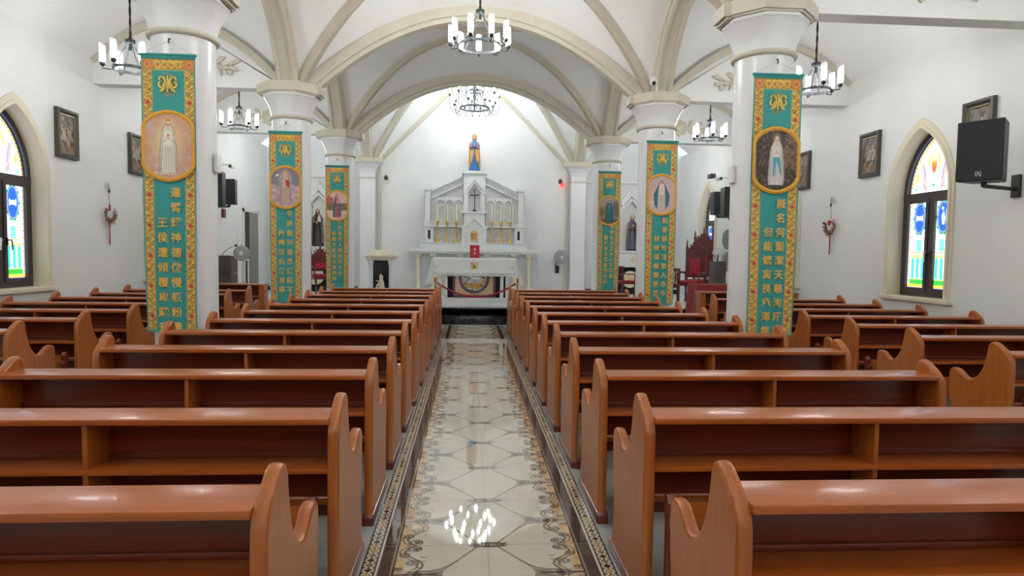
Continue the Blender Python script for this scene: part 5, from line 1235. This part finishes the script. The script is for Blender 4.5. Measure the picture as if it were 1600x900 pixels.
# ---- fans
def fan(label, loc, rot, r, stand=0, dish=False):
    t = thing('fan', label, 'fan', loc, rot)
    b = MB()
    for rr, yy in ((r, 0), (r, .05), (r*.78, -.025), (r*.55, -.035), (r*.32, -.04)): b.tube([(rr*math.cos(a), yy, rr*math.sin(a)) for a in np.linspace(0, 2*PI, 41)[:-1]], .0045 if rr < r else .008, 5, closed=True)
    for i in range(48):
        a = 2*PI*i/48; b.tube([(.05*math.cos(a), -.045, .05*math.sin(a)), (r*.6*math.cos(a+.1), -.038, r*.6*math.sin(a+.1)), (r*math.cos(a+.2), 0, r*math.sin(a+.2))], .0022, 4)
    b.obj('guard', GREYP, t, 60)
    g = MB().lathe([(.001, .0), (r*.97, .0), (r*.97, .006)], 40); g.v = [(x, .06-z, y) for x, y, z in g.v]; g.obj('rear_guard', GREYP, t)
    for k in range(4):
        a0 = PI/2*k; P = [(.04*math.cos(a0), .0, .04*math.sin(a0)), (r*.5*math.cos(a0-.3), -.01, r*.5*math.sin(a0-.3)), (r*.85*math.cos(a0), -.01, r*.85*math.sin(a0)), (r*.8*math.cos(a0+.6), .02, r*.8*math.sin(a0+.6)), (r*.4*math.cos(a0+.5), .02, r*.4*math.sin(a0+.5))]
        MB().add(P+[(x, y+.004, z) for x, y, z in P], [(0, 1, 2, 3, 4), (5, 6, 7, 8, 9), (0, 1, 6, 5), (1, 2, 7, 6), (2, 3, 8, 7), (3, 4, 9, 8), (4, 0, 5, 9)]).obj('blade', GREYP, t)
    h = MB().lathe([(.001, 0), (.03, .003), (.045, .012), (.045, .03)], 20); h.v = [(x, -.05+z, y) for x, y, z in h.v]; h.obj('hub_badge', WHITEP, t, 60)
    mt = MB().lathe([(.06, 0), (.07, .05), (.06, .13), (.02, .15)], 18); mt.v = [(x, .06+z, y) for x, y, z in mt.v]; mt.obj('motor', WHITEP if not stand else GREYP, t, 60)
    return t
t = fan('grey standing fan in front of the left side door', (-4.743, 13.6, 1.417), .12, .15)
MB().tube([(0, .12, -.03), (0, .12, -1.06)], .012, 8).obj('pole', GREYP, t, 50); b = MB().lathe([(.17, 0), (.17, .015), (.03, .04)], 24, (0, .12, -1.417+DZ)); b.obj('base', GREYP, t, 50)
t = fan('grey wall fan right of the high altar', (2.50, YN-.30, 1.40), .35, .205)
MB().tube([(0, .18, -.02), (-.02, .2, -.16), (-.06, .24, -.22)], .016, 8).bbox(-.05, .03, .18, .29, -.46, -.24, .008).obj('wall_bracket', BLACKP, t, 40)
fan('upper silver wall fan on the right side wall', (5.98, 14.95, 1.89), .62, .235).scale = (1, 1, 1)
fan('lower silver wall fan on the right side wall', (5.98, 14.95, 1.37), .62, .235)
for q in [o for o in bpy.data.objects if o.get('label', '').endswith('wall fan on the right side wall')]:
    b = MB().tube([(0, .18, 0), (.05, .20, 0), (.13, .13, 0)], .018, 8); b.box(.08, .16, .08, .16, -.05, .05); b.obj('wall_bracket', WHITEP, q, 40)
# ---- sconces on the end wall
for s, x, lb in ((-1, -2.48, 'left'), (1, 2.47, 'right')):
    t = thing('sconce', 'small bronze wall sconce on the altar wall, %s side%s' % (lb, ', with red glass' if s > 0 else ''), 'wall lamp', (x, YN, 3.50))
    MB().ball((0, -.02, .07), .055, 14, 1, .4, 1.4).obj('back_plate', BRONZE, t, 60); MB().tube(smooth([(0, -.03, .08), (.03, -.08, .10), (.05, -.12, .04), (.05, -.12, -.02)]), .010, 8).obj('arm', BRONZE, t, 60)
    MB().lathe([(.01, -.10), (.035, -.08), (.048, -.03), (.05, .0)], 16, (.05, -.12, 0)).obj('glass', REDGLOW if s > 0 else CREAMST, t, 60)
# ---- altar candlesticks behind the left podium
for i, x in enumerate((-5.77, -5.66)): candlestick('slim gold candlestick near the left door, %s of the pair' % ('left' if i == 0 else 'right'), x, 16.3, 1.265, .62, 'candlesticks near the left door')
t = thing('credence_table', 'small white credence table under two candlesticks near the left door', 'table', (-5.71, 16.3, DZ))
MB().bbox(-.2, .2, -.16, .16, .90, .934, .006).obj('table_top', WHITEST, t)
for sx in (-1, 1):
    for sy in (-1, 1): MB().box(sx*.17-.015, sx*.17+.015, sy*.13-.015, sy*.13+.015, 0, .90).obj('leg', WHITEST, t)

# ---- loudspeakers
def speaker(label, loc, rot, W_, Hh, D_, wallx, logo=True, arm=None):
    t = thing('loudspeaker', label, 'loudspeaker', loc, rot)
    P = [(-W_/2, -D_/2), (W_/2, -D_/2), (W_*.36, D_/2), (-W_*.36, D_/2)]
    MB().rprism(P, -Hh/2, Hh/2, .012, 'z').obj('cabinet', BLACKP, t, 30); MB().bbox(-W_/2+.008, W_/2-.008, -D_/2-.014, -D_/2+.004, -Hh/2+.01, Hh/2-.01, .006).obj('grille', GRILLE, t)
    if logo:
        b = MB(); z = -Hh/2+.075; s = .024
        for p in (((-s, z-s), (-s, z+s)), ((s, z-s), (s, z+s)), ((-s*.6, z-s*.8), (0, z+s*.8)), ((s*.6, z-s*.8), (0, z+s*.8)), ((-s*.4, z-s*.1), (s*.4, z-s*.1)), ((-s, z+s), (-s*.4, z+s)), ((s, z-s), (s*.4, z-s)), ((s, z+s), (s*.4, z+s)), ((-s, z-s), (-s*.4, z-s))): b.tube([(p[0][0], -D_/2-.016, p[0][1]), (p[1][0], -D_/2-.016, p[1][1])], .0025, 4)
        b.obj('maker_badge', WHITEP, t)
    # bracket given in world terms, converted to local
    M_ = Matrix.Translation(Vector(loc)) @ Matrix.Rotation(rot, 4, 'Z'); I = M_.inverted(); sg = 1 if wallx > 0 else -1
    zb = loc[2]-Hh/2
    def wb(pts): return [tuple(I @ Vector(p)) for p in pts]
    yb = arm if arm is not None else loc[1]
    b = MB(); b.tube(wb([(loc[0], loc[1], zb+.01), (loc[0], loc[1], zb-.05)]), .03, 10); b.tube(wb([(loc[0], loc[1], zb-.045), ((loc[0]+wallx)/2, (loc[1]+yb)/2, zb-.045), (wallx-sg*.02, yb, zb-.045)]), .022, 8); b.obj('bracket_arm', BLACKP, t, 40)
    pb = MB().box(*sorted((wallx-sg*.03, wallx-sg*.004)), yb-.06, yb+.06, zb-.14, zb+.12); pb.v = wb(pb.v); pb.obj('wall_plate', BLACKP, t)
    return t
speaker('large black loudspeaker on a wall arm near the right edge of the view', (5.60, 6.95, 2.69), -.98, .44, .66, .36, XR, True, 7.18)
speaker('black loudspeaker on the right wall beside the first right column, front one', (5.37, 13.5, 2.63), .05, .40, .62, .34, XR)
speaker('smaller black loudspeaker just left of its neighbour on the right wall', (5.72, 15.1, 2.73), .1, .32, .54, .28, XR, False)
speaker('black loudspeaker on the left wall partly behind the first left column', (-5.17, 13.4, 2.68), .0, .40, .70, .34, XL, False)
speaker('black loudspeaker on the left wall, right of its neighbour, with arm below', (-5.33, 14.6, 2.74), .0, .34, .54, .28, XL, False)
# ---- cameras and small boxes
def cctv(label, x, y, z, sg, wx):
    t = thing('security_camera', label, 'camera', (x, y, z))
    MB().bbox(*sorted((wx-x, wx-x-sg*.03)), -.05, .05, -.04, .12, .006).tube([(wx-x-sg*.02, 0, .03), (0, 0, .03), (0, 0, 0)], .014, 8).obj('mount', WHITEP, t, 40)
    MB().bbox(-.05, .05, -.12, .10, -.05, .03, .02).obj('housing', WHITEP, t, 40); l = MB().lathe([(.001, 0), (.034, 0), (.036, .02)], 18); l.v = [(a, -.125+c, -.01+b_) for a, b_, c in l.v]; l.obj('lens', BLACKP, t, 60); return t
cctv('white security camera with black lens on the left wall above the speakers', -5.62, 15.6, 3.42, -1, XL)
t = cctv('white twin-head security camera with dark housing on the right wall', 5.62, 14.8, 3.28, 1, XR)
MB().bbox(-.24, -.12, -.12, .12, .0, .10, .015).obj('dark_head', BLACKP, t, 40)
t = thing('security_camera', 'white turret security camera on the capital of the middle right column', 'camera', (CX-.20, 10.32, 4.09))
MB().tube([(.06, 0, 0), (.06, 0, .20), (0, 0, .22)], .014, 8).obj('mount', WHITEP, t, 40); MB().lathe([(.01, .09), (.05, .10), (.062, .16), (.062, .21), (.03, .23)], 20).obj('housing', WHITEP, t, 50); MB().ball((0, -.035, .125), .035, 12).obj('lens', BLACKP, t, 60)
t = thing('call_point', 'small dark red alarm box on the left wall under the speakers', 'alarm', (XL, 15.9, 2.35)); MB().bbox(.002, .05, -.08, .08, -.10, .10, .008).obj('housing', mat('dark_red_plastic', (110, 30, 30), .4), t)
for sg, x in ((-1, -2.655), (1, 2.655)):
    t = thing('junction_box', 'small white box on the aisle side of the nearest %s column' % SIDE[sg], 'switch box', (x, 6.80, 2.36)); MB().bbox(-.012, .024, -.06, .06, -.09, .09, .004).obj('housing', WHITEP, t)
# ---- stations of the cross
def relief(seed):
    r = np.random.default_rng(seed); c = Cv(.32, .50, .006, (92, 84, 76)); c.rect(-1, 1, .34, 1, (116, 110, 106)); c.rect(-1, 1, -1, .10, (128, 100, 78))
    c.line([(.06, .12), (.24, .44)], .022, (84, 66, 54)) if seed % 2 else c.line([(.26, .12), (.1, .44)], .022, (84, 66, 54))
    for i in range(4):
        x, z = .07+.06*i+r.uniform(-.01, .01), .12+r.uniform(0, .06); col = [(150, 140, 130), (120, 104, 90), (176, 160, 146), (98, 92, 92)][int(r.integers(4))]
        c.poly([(x-.03, z), (x-.026, z+.16), (x, z+.19), (x+.026, z+.16), (x+.034, z)], col); c.ell(x, z+.20, .015, .020, (186, 160, 140)); c.line([(x-.015, z+.14), (x+.01, z+.03)], .005, (70, 62, 56)); c.line([(x+.02, z+.13), (x+.05, z+.16)], .012, col)
    c.noise(8, 3); return c.mesh('relief', PAINTR, lambda X, Y: (X-.16, 0*X-.012*np.sin(X*40)*np.sin(Y*30), Y-.25))
def station(x, y, z, sg, label, seed):
    t = thing('station_picture', label, 'picture', (x, y, z), PI/2*sg, 'stations of the cross on the side walls')
    # local -y faces the room
    o = [(-.25, -.35), (.25, -.35), (.25, .35), (-.25, .35)]; i = [(-.17, -.27), (.17, -.27), (.17, .27), (-.17, .27)]
    b = MB(); V = [(p[0], 0, p[1]) for p in o]+[(p[0]*.98, -.055, p[1]*.985) for p in o]+[(p[0]*.86, -.062, p[1]*.89) for p in o]+[(p[0]*1.04, -.04, p[1]*1.03) for p in i]+[(p[0], -.02, p[1]) for p in i]
    b.add(V, [(4*k+j, 4*k+(j+1) % 4, 4*k+4+(j+1) % 4, 4*k+4+j) for k in range(4) for j in range(4)]+[(0, 1, 2, 3)]); fr = b.obj('frame', PICF, t, 30)
    b = MB()
    for x0, x1, z0, z1 in ((-.178, -.160, -.278, .278), (.160, .178, -.278, .278), (-.178, .178, -.278, -.258), (-.178, .178, .258, .278)): b.box(x0, x1, -.036, -.02, z0, z1)
    b.obj('gilt_slip', PICG, t)
    link('relief', relief(seed), t, (0, -.022, 0))
sl_ = [(-1, 9.90, 'left wall, framed relief just right of the large window'), (-1, 11.88, 'left wall, framed relief beside the banner column'), (1, 7.78, 'right wall, framed relief partly behind the large loudspeaker'), (1, 9.98, 'right wall, framed relief left of the large window'), (1, 12.05, 'right wall, framed relief half hidden by the banner')]
for i, (sg, y, lb) in enumerate(sl_):
    station(XL+.004 if sg < 0 else XR-.004, y, 3.125, 1 if sg < 0 else -1, 'dark framed bronze picture, '+lb, 11+i)
# ---- dried flower hangings
for sg, y, wx in ((-1, 10.94, XL), (1, 11.0, XR)):
    t = thing('wall_hanging', 'dried flower crescent with red ribbon hanging on the %s wall' % SIDE[sg], 'wall hanging', (wx-sg*.03, y, 2.05), PI/2*(-sg))
    MB().tube([(0, -.01, .47), (.0, -.012, .30), (.01, -.012, .12)], .004, 5).obj('cord', TWIG, t); MB().box(-.035, .035, -.008, .0, .40, .50).obj('hook_plate', mat('clear_hook', (206, 206, 204), .2) if sg < 0 else bpy.data.materials['clear_hook'], t)
    MB().ball((0, -.02, .36), .022, 8, .8, .8, 1.6).obj('bead', BRONZE, t, 60)
    b = MB()
    for q in range(70):
        a = PI*(1.02+rng.uniform(-.08, 1.04)); r_ = .13+rng.uniform(-.02, .03); x_, z_ = r_*math.cos(a), .02+r_*math.sin(a)*1.15
        b.tube([(x_, -.015, z_), (x_*1.25+rng.uniform(-.03, .03), -.03-rng.uniform(0, .03), z_*1.2+rng.uniform(-.02, .04))], .003, 4)
    b.tube([(.13*math.cos(a), -.012, .02+.15*math.sin(a)) for a in np.linspace(PI*.95, PI*2.05, 24)], .008, 6); b.obj('twig_crescent', TWIG, t)['kind'] = 'stuff'
    b = MB()
    for q in range(90):
        a = PI*(1.0+rng.uniform(-.1, 1.1)); r_ = .13+rng.uniform(-.03, .045); b.ball((r_*math.cos(a), -.025-rng.uniform(0, .03), .02+r_*math.sin(a)*1.15+rng.uniform(-.02, .02)), rng.uniform(.006, .013), 6)
    b.obj('dried_flowers', DRYFL, t)['kind'] = 'stuff'
    if sg > 0:
        b = MB()
        for q in range(6): a = q*PI/3; b.ball((.025+.03*math.cos(a), -.05, .05+.03*math.sin(a)), .022, 8, 1, .5, 1)
        b.obj('red_flower', REDF, t, 60)
    else: MB().bbox(-.02, .02, -.03, -.015, .04, .14, .004).obj('red_tag', REDR, t)
    b = MB()
    for q in range(6): b.tube([(-.012+.005*q, -.015, -.14), (-.014+.0056*q, -.016, -.50)], .004, 4)
    b.ball((0, -.015, -.14), .02, 8); b.obj('red_tassel', REDR, t, 50)

# ---- unseen fill lights added to brighten the altar wall, behind the last nave arch
for s in (-1, 1):
    t = thing('fill_light', 'added fill light on the back of the last nave arch, %s of the centre' % SIDE[s], 'added lamp', (s*1.2, 14.98, 5.20))
    MB().bbox(-.12, .12, -.10, .02, -.05, .05, .01).obj('housing', IRON, t); MB().tube([(0, -.08, 0), (0, -.22, .05)], .015, 8).obj('bracket', IRON, t)
    l = bpy.data.lights.new('fill_light', 'AREA'); l.size = .22; l.size_y = .08; l.shape = 'RECTANGLE'; l.energy = 30; l.color = (.95, .98, 1.0)
    o = bpy.data.objects.new('fill_light_lamp', l); COL.objects.link(o); o.parent = t; o.location = (0, .03, 0); o.rotation_euler = (PI/2+.1, 0, PI)
for nm in ('END_L',): pass
